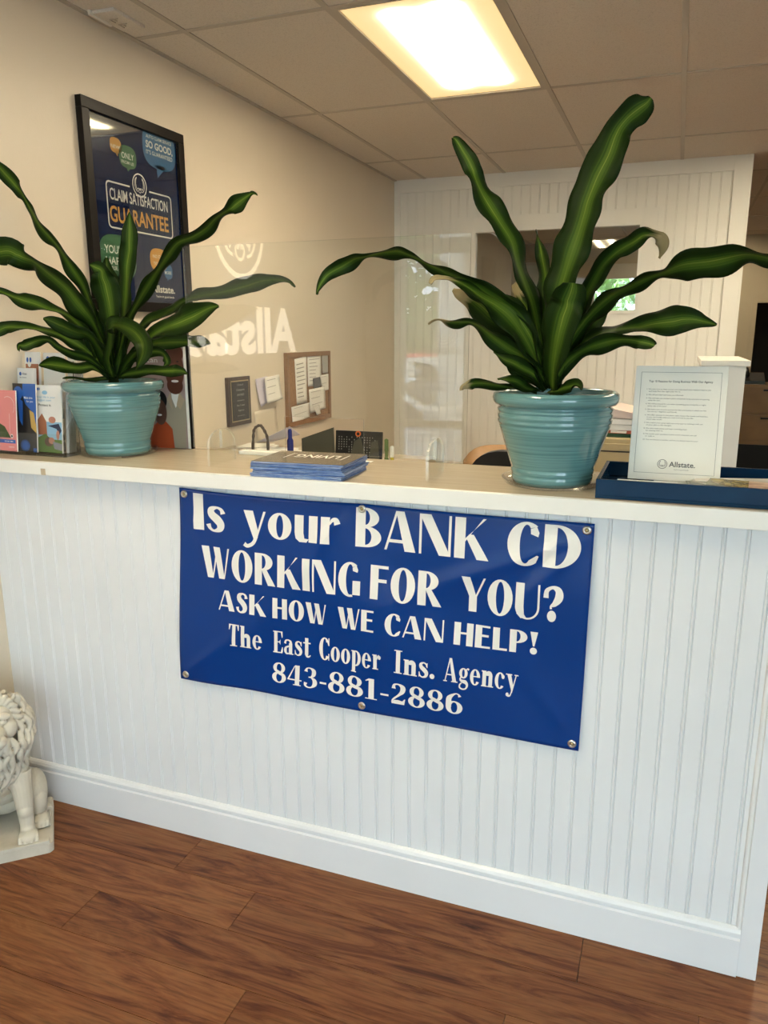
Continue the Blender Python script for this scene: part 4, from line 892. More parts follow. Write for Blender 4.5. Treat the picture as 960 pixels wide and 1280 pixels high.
for x in (-1.303, -.611):
    # arch-topped foot plate with a slot that holds the panel
    R = .075; zt_ = .108; out = []
    for i in range(17):
        a = math.pi*i/16; out.append((YS-R*math.cos(a), ZT+zt_-R*.62+R*.62*math.sin(a)))
    pr = [(YS-R, ZT)]+out+[(YS+R, ZT)]
    g = MB(); ft = .004
    for s_ in (-1, 1): g.add([(x+s_*ft, a, b) for a, b in pr], [tuple(range(len(pr))) if s_ > 0 else tuple(range(len(pr)-1, -1, -1))], 0)
    k = len(pr); g.add([(x-ft, a, b) for a, b in pr]+[(x+ft, a, b) for a, b in pr], [(i, i+1, i+1+k, i+k) for i in range(k-1)], 1)
    g.box(x-ft-.0004, x+ft+.0004, YS-.0034, YS-.0026, ZT+.047, ZT+.103, 1)
    part(g, 'foot', [M_acr, M_acredge], ss)

# ================================================================== MAGAZINES
M_magb = mottled('blue_magazine_cover', (.02, .07, .24), (.30, .38, .52), .3, 70, 0); M_magc = mottled('dark_photo_cover', (.085, .07, .05), (.13, .11, .08), .22, 25, 0)
M_pages = mat('page_edges', (.1, .2, .4), .5); v = geo_pos(M_pages, (9, 9, 900)); r = ramp(M_pages, noise(M_pages, v, 1.0, 3, .6).outputs[0], [(.38, (.015, .06, .24)), (.5, (.06, .15, .40)), (.62, (.50, .56, .66))]); L(M_pages, r.outputs[0], bsdf(M_pages).inputs['Base Color'])
for k in range(8):
    rnd = random.Random(k+3); z = .0056*k
    t = empty('magazine', (-.965+rnd.uniform(-.006, .006), 1.970+rnd.uniform(-.004, .004), ZT+.0003+z), None, None, rz=math.radians(3.0+rnd.uniform(-2.2, 2.2)))
    tag(t, 'magazine with dark photo cover and upside down title on top of the counter stack' if k == 7 else 'blue edged magazine in the counter stack, %s' % ['bottommost', 'second from the bottom', 'third from the bottom', 'fourth from the bottom', 'fourth from the top', 'third from the top', 'directly under the top one'][k], 'magazine', 'magazines stacked on the counter')
    MB().box(-.137, .137, -.1003, .105, .0008, .0048, b=.0006).build('pages', M_pages, t)
    MB().box(-.138, .138, -.1005, .107, 0, .0007).box(-.138, .138, -.1005, .107, .0049, .0055).build('cover', M_magc if k == 7 else M_magb, t)
    if k == 7:
        F = Fr((0, 0, .0058), (-1, 0, 0), (0, -1, 0)); g = MB()
        ftext(g, F, "LIVING", -.080, .055, -.050, .052, 0, 0, .01)
        for x in (-.100, .074): g.add([F.p(x, -.066), F.p(x+.004, -.066), F.p(x+.004, .018), F.p(x, .018)], [(0, 1, 2, 3)]); 
        g.add([F.p(-.100, .014), F.p(-.088, .014), F.p(-.088, .018), F.p(-.100, .018)], [(0, 1, 2, 3)]); g.add([F.p(.066, -.066), F.p(.078, -.066), F.p(.078, -.062), F.p(.066, -.062)], [(0, 1, 2, 3)])
        g.build('title', M_whitep, t)
# white strip of paper lying along the back edge of the counter
o = MB().box(-.13, .13, -.012, .012, 0, .0012).build('paper_strip', M_paper, None, (-1.0, 2.215, ZT+.0002)); tag(o, 'long white paper strip lying along the back edge of the counter behind the magazines', 'paper')
o = MB().box(-.07, .07, -.02, .02, 0, .012, b=.002).build('note_pad', M_paper, None, (-1.28, 2.235, ZT+.0002)); tag(o, 'thin white note pad lying on counter back edge behind the left screen foot', 'note pad')

# ================================================================== NAVY TRAY WITH SIGN AND CARDS
M_lacq = mottled('navy_lacquer', (.002, .020, .055), (.003, .028, .075), .22, 8, .05, 30); bsdf(M_lacq).inputs['Specular IOR Level'].default_value = .22
TX0, TX1, TY0, TY1, TH = -.160, .335, 1.890, 2.190, .047
tr = empty('serving_tray', ((TX0+TX1)/2, (TY0+TY1)/2, ZT), 'navy lacquered rectangular tray at the right end of the counter', 'tray')
w_ = .010
part(MB().box(TX0, TX1, TY0, TY1, ZT+.0003, ZT+.008, b=.001), 'base', M_lacq, tr)
for bx in ((TX0, TX1, TY0, TY0+w_), (TX0, TX1, TY1-w_, TY1), (TX0, TX0+w_, TY0+w_, TY1-w_), (TX1-w_, TX1, TY0+w_, TY1-w_)):
    part(MB().box(*bx, ZT+.008, ZT+TH, b=.002), 'side', M_lacq, tr)
# sign: white framed sheet leaning back on an easel
hw, hh = .110, .293; bz = ZT+.024; by = 2.055; ang = math.radians(13); bl = atY(787, 601, by); br_ = atY(896, 607, by)
cxs = (bl.x+br_.x)/2
sgn_ = empty('reasons_sign', (cxs, by, ZT+.009), 'white framed sign listing ten reasons standing in the navy tray', 'sign')
Fs = Fr((0, 0, bz-(ZT+.009)), (1, 0, 0), (0, math.sin(ang), math.cos(ang)))
Mx = Fs.M()
M_signw = mat('sign_card', (.76, .74, .66), .35)
MB().box(-hw, hw, 0, hh, -.006, 0, b=.0012, M=Mx).build('board', M_signw, sgn_)
g = MB(); g.box(-.03, .03, .02, .16, -.0075, -.0062, M=Mx)
g.box(-.045, .045, -.010, .012, -.012, -.0062, M=Mx); g.box(-.012, .012, .10, .115, -.075, -.0062, 0, Mx); g.box(-.03, .03, -.0142, -.012, -.06, .01, 0, Mx); g.box(-.03, .03, -.0142, .004, -.018, -.010, 0, Mx); g.build('easel', M_thin if False else M_signw, sgn_)
g = MB(); t = .0007; n = .0006
u0, u1, v0, v1 = -hw+.014, hw-.014, .018, hh-.016
frect(g, Fs, u0, u1, v0, v0+t, n); frect(g, Fs, u0, u1, v1-t, v1, n); frect(g, Fs, u0, u0+t, v0, v1, n); frect(g, Fs, u1-t, u1, v0, v1, n)
g.build('border_line', M_ink, sgn_)
g = MB(); ftext(g, Fs, "Top 10 Reasons for Doing Business With Our Agency", u0+.020, u1-.020, v1-.026, .0052, n, 0, .01)
lines = ["1. We take time to listen to you and understand what matters most to you", "    and help find the right plan for it.", "2. We call you back and keep you informed.", "3. We will help you compare plans and prices to be sure you are getting", "    what fits you.", "4. We will be around for you when something goes wrong day or night,", "    every day of the year.", "5. We have roots in and a passion for the community in which we live.", "    You are our neighbors and friends.", "6. We offer choices in one place: auto, home, life, boats and business,", "    so you can bundle what you need and save as you like,", "    month after month.", "7. We review your cover with you every year so nothing is left out", "    of your plan as life changes.", "8. We value loyal clients and keep rewarding them", "    for staying with us.", "9. We answer your questions in plain words whenever you call", "    or walk in.", "10. You are not just a number, and we are always here for you!"]
vv = v1-.042
for s in lines:
    g_w = min(len(s.strip())*.00212, .156); ind = .0 if not s.startswith('    ') else .005
    if ind == 0: vv -= .0034
    ftext(g, Fs, s.strip(), u0+.016+ind, u0+.016+ind+g_w, vv, .0031, n, 0, .0)
    vv -= .0055
ftext(g, Fs, "Allstate.", -.012, .050, v0+.018, .0135, n, 0, .015); ftext(g, Fs, "You're in good hands.", .0, .036, v0+.010, .003, n, 0)
crest(g, Fs, -.028, v0+.024, .012, n)
tag(g.build('lettering', M_ink, sgn_), kind='stuff')
# cards lying in the tray
M_pc = [mottled('photo_card_a', (.05, .045, .03), (.30, .27, .20), .25, 60, 0), mottled('photo_card_b', (.04, .05, .02), (.34, .28, .10), .25, 45, 0), mottled('photo_card_c', (.30, .33, .33), (.50, .52, .50), .3, 15, 0), mottled('photo_card_d', (.25, .12, .06), (.6, .45, .35), .3, 40, 0)]
dk_ = empty('card_deck', (.175, 2.000, ZT+.0085), 'thick deck of plain white cards under the photo cards in the tray', 'cards', rz=math.radians(2))
for k in range(8): MB().box(-.110, .110, -.062, .062, k*.0033, k*.0033+.0030, M=Matrix.Translation((.003*((k*5) % 3-1), .002*((k*7) % 3-1), 0))).build('card_layer', M_paper, dk_)
o = MB().box(-.072, .072, -.046, .046, 0, .022, b=.001).build('card_deck', M_paper, None, (-.045, 1.960, ZT+.0085)); tag(o, 'plain low card deck lying in the tray below the reasons sign', 'cards')
cards = [(.120, 1.962, 0, 6, 0, 'grey and brown photo card at the left of the tray pile'), (.205, 2.035, 1, 14, 2, 'pale grey blue card at the back of the tray pile'), (.165, 1.985, 2, -10, 1, 'olive and brown photo card on top of the tray pile'), (.255, 1.965, 3, -5, 3, 'orange toned photo card at the right edge of the tray pile')]
for x, y, lv, rz, mi, lab in cards:
    t = empty('photo_card', (x, y, ZT+.0085+.0268+.0016*lv), lab, 'card', 'photo cards in the navy tray', rz=math.radians(rz))
    MB().box(-.072, .072, -.046, .046, 0.0006, .0012).build('picture_side', M_pc[mi], t); MB().box(-.072, .072, -.046, .046, 0, .0005).build('card_back', M_paper, t)

# ================================================================== LEFT END: BROCHURES, HOLDERS, POSTER
def panel_thing(name, label, cat, group, o, ux, w, h, lean, d, face, prints=None, matback=None, textmat=None):
    """an upright printed leaflet: o bottom-left corner, ux horizontal direction; prints: coloured shapes (u, v in 0..1)"""
    F = Fr((0, 0, 0), ux, (0, 0, 1)); back = -F.N
    V = Vector((0, 0, math.cos(lean)))+back*math.sin(lean); F = Fr((0, 0, 0), ux, V)
    r = empty(name, o, label, cat, group)
    MB().box(0, w, 0, h, -d, 0, M=F.M()).build('leaves', matback or M_paper, r)
    g = MB(); frect(g, F, 0, w, 0, h, .0004, 0)
    for k, pr in enumerate(prints or []):
        kind = pr[0]; mi = pr[1]; nn2 = .0007+.00012*k
        if kind == 'r': frect(g, F, pr[2]*w, pr[3]*w, pr[4]*h, pr[5]*h, nn2, mi)
        elif kind == 'd': fdisc(g, F, pr[2]*w, pr[3]*h, pr[4]*w, pr[5]*h, nn2, mi, 20)
        elif kind == 'p': fpoly(g, F, [(a*w, b*h) for a, b in pr[2]], nn2, mi)
        elif kind == 't': ftext(g, F, pr[2], pr[3]*w, pr[4]*w, pr[5]*h, pr[6]*h, nn2, mi, .01)
        elif kind == 'c': fring(g, F, pr[2]*w, pr[3]*h, pr[4]*w, pr[4]*w, pr[5]*w, nn2, mi, pr[6] if len(pr) > 6 else 0, pr[7] if len(pr) > 7 else 360)
    tag(g.build('printed_front', face, r), kind='stuff')
    return r
C = {k: mat('print_'+k, c, .3) for k, c in dict(white=(.74, .73, .70), pink=(.62, .22, .22), blue=(.02, .10, .38), navy=(.012, .02, .06), black=(.015, .013, .013), brick=(.38, .15, .08), skin=(.45, .20, .14), grass=(.10, .19, .03), sky=(.25, .45, .62), brown=(.12, .06, .04), orange=(.42, .075, .025), shirt=(.33, .29, .22), tan=(.42, .32, .22), rose=(.34, .25, .24), dkskin=(.10, .035, .022), gold=(.45, .30, .08), plaid=(.22, .22, .27), dkgreen=(.04, .07, .02)).items()}
def facemats(*ks): return [C[k] for k in ks]
UX = Vector((1, -.10, 0)).normalized()
lean = math.radians(5)
def corner(px, py, y): 
    p = atY(px, py, y); return Vector((p.x, p.y, p.z))
def gz(px, y, zlow): p = atY(px, 560, y); return Vector((p.x, y, ZT+zlow))
grp = 'leaflets in the clear holders at the left end of the counter'
def span(x0p, x1p, y, pyt, pyb):
    a = atY(x0p, pyb, y); b_ = atY(x1p, pyb, y); t = atY((x0p+x1p)/2, pyt, y)
    return a, b_.x-a.x, t.z-a.z
def leaflet(name, label, x0p, x1p, y, pyt, pyb, mats, prints, d=.004, lean_=lean, ux=UX, zfix=None):
    a, w_, h_ = span(x0p, x1p, y, pyt, pyb)
    if zfix is not None: h_ += a.z-(ZT+zfix); a.z = ZT+zfix
    if a.x < WX+.006: w_ -= (WX+.006-a.x); a.x = WX+.006
    return panel_thing(name, label, 'brochure', grp, a, ux, w_, h_/math.cos(lean_), lean_, d, mats, prints)
leaflet('brochure', 'pink brochure with blue band standing at the far left end of the counter', -22, 24, 1.955, 488, 562, facemats('pink', 'blue', 'white', 'dkgreen', 'black'),
   [('r', 1, 0, .93, .13, .19), ('t', 2, '843-881-2886', .3, .8, .15, .02), ('c', 2, .55, .74, .38, .012, -40, 120), ('r', 2, .62, .632, .26, .62), ('d', 2, .74, .25, .07, .035), ('d', 4, .74, .25, .045, .022), ('p', 3, [(.0, .22), (.68, .22), (.35, .40), (0, .46)]), ('t', 2, 'it starts here', .55, .85, .06, .025)], zfix=.012)
leaflet('brochure', 'blue and black brochure standing between the pink and the white ones', 18.5, 50, 1.975, 480, 564, facemats('black', 'blue', 'white', 'gold', 'navy'),
   [('p', 1, [(.45, 1), (1, 1), (1, .30), (.86, .58), (.55, .70), (.42, .85)]), ('d', 1, .24, .86, .2, .10), ('p', 1, [(.18, .80), (.44, .74), (.40, .38), (.28, .46)]), ('t', 2, 'Make time', .50, .86, .78, .035), ('t', 2, 'for you', .60, .88, .73, .03), ('p', 3, [(.72, .62), (.90, .58), (1, .38), (1, .28), (.78, .36)]), ('d', 1, .50, .09, .20, .085), ('c', 4, .50, .09, .16, .02), ('r', 1, .85, 1, 0, .06)], zfix=.010)
leaflet('brochure', 'white brochure with family on grass photo beside the left planter', 45, 82, 1.995, 482, 567, facemats('white', 'sky', 'blue', 'skin', 'grass', 'black', 'brown', 'plaid', 'brick', 'navy'),
   [('r', 1, .12, 1, .10, .46), ('p', 8, [(.12, .48), (.28, .58), (.44, .46), (.46, .26), (.14, .26)]), ('r', 4, .05, 1, 0, .20), ('p', 4, [(.05, .20), (.4, .28), (.6, .2)]), ('d', 6, .52, .16, .16, .07), ('d', 3, .62, .18, .11, .05), ('p', 7, [(.66, .17), (1, .14), (1, .04), (.72, .06)]), ('d', 3, .66, .49, .13, .05), ('p', 9, [(.5, .40), (.9, .44), (1, .34), (.9, .26), (.82, .36)]), ('d', 3, .86, .27, .06, .07), ('d', 2, .17, .94, .075, .028), ('c', 0, .17, .94, .05, .012), ('t', 1, 'Your life is your', .1, .8, .81, .03), ('t', 1, 'biggest asset', .15, .65, .765, .03), ('t', 5, 'Protect it.', .18, .65, .69, .035), ('d', 1, .42, .89, .10, .03)], zfix=.008)
leaflet('brochure', 'brochure with brick house photo in back tier beside left wall', 21, 52, 2.085, 440, 500, facemats('white', 'brick', 'blue', 'brown', 'tan'),
   [('r', 1, .04, .90, .42, .82), ('r', 3, .1, .8, .56, .60), ('d', 0, .30, .85, .13, .08), ('d', 2, .18, .88, .07, .04), ('d', 2, .38, .88, .07, .04), ('r', 4, .6, .95, .1, .42), ('r', 3, .72, .95, .12, .32)], zfix=.11)
leaflet('brochure', 'white brochure with blue round emblem in back tier, partly behind leaves', 54, 83, 2.095, 441, 500, facemats('white', 'blue', 'brown', 'skin', 'black'),
   [('d', 1, .22, .90, .09, .045), ('t', 1, 'EAST COOPER', .36, .9, .86, .03), ('r', 2, .02, .25, .0, .5), ('d', 3, .22, .3, .14, .12), ('r', 0, .42, 1, .1, .55), ('t', 4, 'Plan ahead', .5, .9, .42, .04), ('t', 4, 'for life', .5, .8, .34, .03)], zfix=.11)
leaflet('business_card_stack', 'white business cards with blue emblem in front of the brick house brochure', 19, 44.5, 2.06, 460, 481, facemats('white', 'blue', 'navy'),
   [('d', 1, .20, .66, .07, .11), ('t', 2, 'Allstate', .30, .60, .60, .14), ('t', 2, 'East Cooper', .16, .58, .42, .07)], d=.012)
bpy.data.objects['business_card_stack']['category'] = 'business card'
for k in range(6):
    x = 84+k*2.0; leaflet('brochure', 'slim white leaflet packed behind the left planter leaves, %s from the left' % ['first', 'second', 'third', 'fourth', 'fifth', 'last'][k], x, x+9, 2.11+.012*k, 444+k*1.5, 500, facemats('white', 'brown'), [('r', 1, .8, .95, .05, .9)], zfix=.11)
# two clear moulded holders
def holder(label, x0p, x1p, y, z0, z1, zf, depth):
    a = atY(x0p, 560, y); b_ = atY(x1p, 560, y); x0 = max(a.x, WX+.004); x1 = b_.x
    h = empty('brochure_holder', (x0, y, ZT), label, 'brochure holder', 'clear brochure holders at the left end of the counter')
    t = .002
    part(MB().box(x0, x1, y-.010, y-.010+t, ZT+z0, ZT+zf), 'front_wall', M_thin, h)
    part(MB().box(x0, x1, y+depth, y+depth+t, ZT+z0, ZT+z1), 'back_wall', M_thin, h)
    part(MB().box(x0, x1, y-.010, y+depth, ZT+z0, ZT+z0+t), 'shelf', M_thin, h)
    for x in (x0, x1-t):
        part(MB().prism([(y-.010, ZT+z0+t), (y+depth, ZT+z0+t), (y+depth, ZT+z1), (y-.010, ZT+zf)], 0, x, x+t), 'side_wall', M_thin, h)
    return h
holder('low clear holder in front with the pink, blue and white brochures', -24, 84, 1.965, .0005, .15, .075, .06)
holder('tall clear holder at the back with the packed white leaflets', 16, 103, 2.075, .0005, .23, .17, .10)
g = MB()
# pale leaflet edges packed between the white brochure and the left pot
for k in range(5):
    x = 82.5+k*2.2; leaflet('brochure', 'thin pale leaflet edge between family brochure and left planter, %s from the left' % ['first', 'second', 'third', 'fourth', 'last'][k], x, x+4.5, 2.02+.008*k, 484+k*6, 567, facemats('white', 'tan'), [('r', 1, .0, .3, .0, .97)], zfix=.004, d=.002)
# framed photograph poster behind the left plant
pY = 2.262
a = atY(150, 561, pY); b_ = atY(241, 561, pY); tz = atY(236, 416, pY).z
ph = empty('photo_poster', (a.x, pY, ZT), 'black backed photo poster of smiling man and child in orange behind left planter', 'poster')
part(MB().box(a.x, b_.x, pY+.004, pY+.016, ZT+.0005, tz, b=.001), 'backing_frame', M_black, ph)
xr = atY(233.5, 500, pY).x; zt2 = atY(200, 428, pY).z
part(MB().box(a.x+.01, xr+.004, pY, pY+.004, ZT+.001, zt2+.006), 'mount', M_paper, ph)
Fp = Fr((a.x+.01, pY-.0004, ZT+.001), (1, 0, 0), (0, 0, 1)); g = MB()
W_, H_ = xr-a.x-.014, zt2-ZT
frect(g, Fp, 0, W_, 0, H_, 0, 0)
def fp(px, py): p = atY(px, py, pY); return (p.x-Fp.o.x, p.z-Fp.o.z)
def fe(px, py, rx, ry, m_, n_): 
    c_ = fp(px, py); e = fp(px+rx, py); f_ = fp(px, py-ry); fdisc(g, Fp, c_[0], c_[1], e[0]-c_[0], f_[1]-c_[1], n_, m_, 26)
fpoly(g, Fp, [fp(207, 560), fp(208, 500), fp(214, 488), fp(226, 492), fp(232.5, 502), fp(233, 560)], .0004, 2)
fpoly(g, Fp, [fp(214, 490), fp(223, 491), fp(225, 497), fp(220, 510), fp(215, 498)], .0006, 3)
fpoly(g, Fp, [fp(224, 491), fp(231, 500), fp(226, 512), fp(221, 506)], .0007, 7); fpoly(g, Fp, [fp(213, 489), fp(215, 500), fp(216, 512), fp(209, 500)], .0007, 7)
fe(218, 462, 12, 26, 1, .0008); fe(218, 442, 11, 12, 1, .0009); fe(219, 482, 10, 11, 1, .001)
fe(219, 476.5, 4.5, 1.6, 3, .0012)
fe(212, 453, 1.5, .9, 5, .0012); fe(222, 452, 1.5, .9, 5, .0012); fe(217, 463, 2.2, 2.4, 6, .0011); 
fpoly(g, Fp, [fp(188, 560), fp(190, 535), fp(198, 527), fp(208, 527), fp(216, 536), fp(219, 560)], .0014, 4)
fe(201, 515, 8, 16, 6, .0016); fe(200, 500, 9, 12, 5, .0015); fe(201, 518, 6, 11, 6, .0018); fe(200, 518.5, 3, 1.3, 3, .002)
a_ = fp(184, 453); b2 = fp(197, 453); ftext(g, Fp, "can", a_[0], b2[0], a_[1], .018, .0012, 3)
tag(part(g, 'photograph', facemats('rose', 'dkskin', 'shirt', 'white', 'orange', 'black', 'brown', 'tan'), ph), kind='stuff')
# ================================================================== OFFICE BEHIND THE COUNTER
M_desk = mottled('desk_laminate', (.30, .25, .18), (.36, .30, .22), .4, 6, .03); M_cream = mat('cream_enamel', (.50, .40, .22), .35); M_olive = mat('olive_grey_plastic', (.085, .085, .062), .45)
M_chairwood = mottled('bent_plywood', (.34, .19, .085), (.42, .24, .11), .4, 14, .03)
dk = empty('office_desk', (-1.35, 3.0, 0), 'raised office work table against the left wall behind the counter', 'desk')
ZD = 1.075
part(MB().box(WX+.004, -1.02, 2.62, 3.42, ZD-.03, ZD, b=.003), 'tabletop', M_desk, dk)
for x, y in ((WX+.05, 2.67), (WX+.05, 3.36), (-1.07, 2.67), (-1.07, 3.36)): part(MB().box(x-.025, x+.025, y-.025, y+.025, 0, ZD-.03), 'leg', M_steel, dk)
def onD(px, py, y): p = atY(px, py, y); return p
# olive panel (back of an open laptop / upright folder) and the black screen
y = 3.02; a = atY(377, 548, y); b_ = atY(417.5, 535, y); e = atY(421, 575, y)
mf = empty('file_folder', (a.x, y, ZD), 'olive grey slanted folder standing upright beside the black calendar board', 'folder')
p0, p1 = atY(377, 548, y), atY(416, 534.5, y)
part(MB().prism([(p0.x, ZD), (p1.x+.005, ZD), (p1.x, p1.z), (p0.x, p0.z)], 1, y, y+.012), 'cover', M_olive, mf)
part(MB().prism([(p0.x+.004, ZD), (p1.x, ZD), (p1.x-.004, p1.z-.006), (p0.x+.004, p0.z-.006)], 1, y+.0125, y+.020), 'papers', M_paper, mf)
y = 3.06; p0, p1 = atY(418, 539, y), atY(471, 535, y); p2 = atY(479, 577, y)
cb = empty('calendar_board', ((p0.x+p1.x)/2, y, ZD), 'black speckled calendar board leaning on the desk behind the screen notch', 'board')
F = Fr(((p0.x+p1.x)/2-cb.location.x, 0, .004), (1, 0, 0), (0, .10, 1)); hw = (p1.x-p0.x)/2; hh = p0.z-ZD
MB().box(-hw, hw+.02, 0, hh, -.012, 0, b=.003, M=F.M()).build('board', M_dark, cb)
g = MB(); rnd = random.Random(4)
for i in range(15):
    for j in range(9):
        if rnd.random() < .75: u = -hw+.016+i*(2*hw-.03)/14; v = hh-.03-j*(hh-.05)/9; frect(g, F, u, u+.0035, v, v+.005, .0006)
tag(g.build('date_marks', M_inklight, cb), kind='stuff')
g = MB(); fpoly(g, F, [(-.03, .02), (-.01, .10), (.02, .12), (.035, .07), (.05, .03), (.02, .04)], .0007, 0); fpoly(g, F, [(.06, .02), (.07, .10), (.10, .11), (.11, .03)], .0007, 0); g.build('pale_figures', M_olive, cb)
g = MB(); F2 = Fr(F.p(.008, hh-.012, .0), F.U, F.V); fring(g, F2, 0, 0, .013, .013, .006, .002); g.build('round_magnet', mat('orange_plastic', (.7, .16, .04), .4), cb)
# bag with rope handle
y = 2.78; pL, pT, pR = atY(316, 563, y), atY(325, 532, y), atY(335, 563, y)
bgx = empty('gift_bag', ((pL.x+pR.x)/2, y, ZD), 'brown twisted rope handle bag standing on the work table', 'bag')
M_rope = mottled('brown_rope', (.05, .03, .018), (.10, .065, .04), .8, 150, .3, 200)
hz = pL.z-.012
part(MB().box(pL.x-.02, pR.x+.02, y-.03, y+.04, ZD+.0005, hz, b=.004), 'bag_body', M_olive, bgx)
r_ = (pR.x-pL.x)/2; hgt = pT.z-hz
hp = [((pL.x+pR.x)/2-r_*math.cos(a)*(1.0), y+.004*math.sin(5*a), hz+hgt*(math.sin(a)**.6)) for a in [math.pi*i/20 for i in range(21)]]
part(MB().tube(hp, [.0058+.0012*((i % 2)*2-1) for i in range(21)], 8), 'handle', M_rope, bgx)
# blue marker, paper piles
y = 2.95; p = atY(363, 560, y)
mk_ = empty('marker_pen', (p.x, y, ZD), 'fat blue marker standing on its end beside the paper pile', 'marker')
tz = atY(361, 536, y).z; M_bluep = mat('blue_plastic', (.012, .02, .16), .3)
part(MB().lathe([(0, 0), (.013, 0), (.014, .02), (.014, tz-ZD-.05), (.009, tz-ZD-.04), (.009, tz-ZD-.008), (.006, tz-ZD), (0, tz-ZD)], 16, M=Matrix.Translation((p.x, y, ZD))), 'barrel', M_bluep, mk_)
part(MB().lathe([(.0145, .025), (.0147, .026), (.0147, .06), (.0145, .061)], 16, M=Matrix.Translation((p.x, y, ZD))), 'label_band', M_paper, mk_)
for k, (px, py0, yy, w_, d_, rz, m_, lab) in enumerate(((350, 560, 3.07, .17, .10, 6, M_paper, 'pile of white papers on the work table behind the rope handle'), (384, 562, 3.27, .16, .14, -8, M_desk, 'tan envelope pile on the work table left of the olive folder'), (324, 556, 3.30, .14, .14, 10, M_paper, 'tilted white papers near the left wall on the work table'))):
    p = atY(px, py0, yy); t = empty('paper_pile', (p.x, yy, ZD), lab, 'papers', 'loose papers on the office work table', rz=math.radians(rz)); top = max(p.z-ZD, .02)
    for q in range(4):
        MB().box(-w_/2, w_/2, -d_/2, d_/2, .0005+top*q/4, top*(q+.92)/4, M=Matrix.Translation((.012*(q % 3-1), .01*((q*2) % 3-1), 0)) @ Matrix.Rotation(.06*((q*7) % 3-1), 4, 'Z')).build('sheaf', m_, t)
p = atY(347, 553, 3.1); t = tag(MB().add([(0, 0, 0), (.16, .02, .075), (.17, .10, .03), (.02, .11, -.01), (0, 0, .002), (.16, .02, .077), (.17, .10, .032), (.02, .11, -.008)], [(3, 2, 1, 0), (4, 5, 6, 7), (0, 1, 5, 4), (1, 2, 6, 5), (2, 3, 7, 6), (3, 0, 4, 7)]).build('folded_sheet', M_paperlav, None, (p.x-.08, 3.05, 1.63-.475)), 'folded lilac sheet propped on the paper pile beside the blue marker', 'paper')
# little artificial flowers at right end of the table
for px, py, colr, lab, k in ((483, 562, (.10, .16, .03), 'small green bottle at the right edge behind the counter', 0), (490, 564, (.55, .45, .04), 'small yellow bottle between the green bottle and red ball', 1)):
    yy = 2.55; p = atY(px, py, yy); t = empty('small_bottle', (p.x, yy, 1.04), lab, 'bottle', 'small desk bottles behind the counter'); h = p.z+.02-1.04+.02*(k == 0)
    mm_ = mat('bottle_colour', colr, .35)
    part(MB().lathe([(0, 0), (.010, 0), (.012, .01), (.012, h*.6), (.006, h*.72), (.006, h*.8)], 16, M=Matrix.Translation((p.x, yy, 1.04))), 'body', mm_, t)
    part(MB().lathe([(.0075, h*.8), (.0075, h*.98), (0, h)], 12, M=Matrix.Translation((p.x, yy, 1.04))), 'cap', M_paper if k else mm_, t)
p = atY(497, 573, 2.55); tag(MB().ell((0, 0, 0), (.022, .022, .02), sub=3).ell((.004, -.002, .019), (.004, .004, .005), sub=1).build('red_ball', mat('red_rubber', (.30, .02, .02), .4), None, (p.x, 2.55, 1.061)), 'small red ball beside the yellow bottle behind the counter', 'ball')
sh = empty('side_shelf', (-.68, 2.52, 0), 'low narrow ledge table behind the counter under the small bottles', 'shelf')
part(MB().box(-1.15, -.30, 2.44, 2.61, 1.02, 1.04, b=.002), 'top', M_desk, sh)
for x in (-1.13, -.34): part(MB().box(x, x+.02, 2.46, 2.59, 0, 1.02), 'leg', M_desk, sh)
# ---- chairs
def curved_back(w_, h_, z0, R, thk, n=14, top_r=.06):
    vs = []; 
    cols = []
    for i in range(n+1):
        u = i/n*2-1; x = u*w_/2; ybk = -R*(1-math.cos(u*.9))*.4; zt = z0+h_-top_r*(abs(u)**5)*1.2-.02*u*u
        cols.append((x, ybk, zt))
    g = MB()
    vs = []
    for x, yy, zt in cols: vs += [(x, yy, z0), (x, yy, zt), (x, yy+thk, z0), (x, yy+thk, zt)]
    fs = []
    for i in range(n):
        a, b = 4*i, 4*i+4; fs += [(a, b, b+1, a+1), (a+2, a+3, b+3, b+2), (a+1, b+1, b+3, a+3), (a, a+2, b+2, b)]
    fs += [(0, 1, 3, 2), (4*n, 4*n+2, 4*n+3, 4*n+1)]
    return g.add(vs, fs, 0, True)
p = atY(626, 560, 4.5); wc = empty('wooden_chair', (p.x, 4.5, 0), 'bent light wood chair back seen behind the black chair', 'chair', rz=math.radians(12)); zt = atY(622, 556, 4.5).z
curved_back(.44, .34, zt-.34, .3, .015).build('backrest', M_chairwood, wc)
MB().box(-.22, .22, -.42, .0, .43, .455, b=.01).build('seat', M_chairwood, wc)
for x, y in ((-.19, -.38), (.19, -.38), (-.19, -.02), (.19, -.02)): MB().tube([(x, y, 0), (x*.95, y, .44)], [.014, .018], 10).build('leg', M_chairwood, wc)
for x in (-.17, .17): MB().tube([(x, -.03, .44), (x, .0, zt-.1)], .014, 8).build('back_post', M_chairwood, wc)
p = atY(648, 566, 3.7); bc = empty('office_chair', (p.x, 3.7, 0), 'black rounded office chair back beside the right planter, behind counter', 'chair'); zt = atY(648, 563.5, 3.7).z
g = MB(); g.prism([(.26*math.copysign(abs(math.cos(a))**.55, math.cos(a)), zt-.28+.28*math.copysign(abs(math.sin(a))**.75, math.sin(a))) for a in [2*math.pi*i/36 for i in range(36)]], 1, -.035, .035); g.build('backrest', M_dark, bc)
MB().ell((0, -.24, .47), (.25, .24, .045), sub=3).build('seat', M_dark, bc)
MB().tube([(0, -.24, .08), (0, -.24, .45)], .028, 12).build('gas_column', M_steel, bc)
MB().tube([(0, -.1, .45), (0, .05, .47), (0, .045, zt-.3)], .02, 8).build('back_bracket', M_dark, bc)
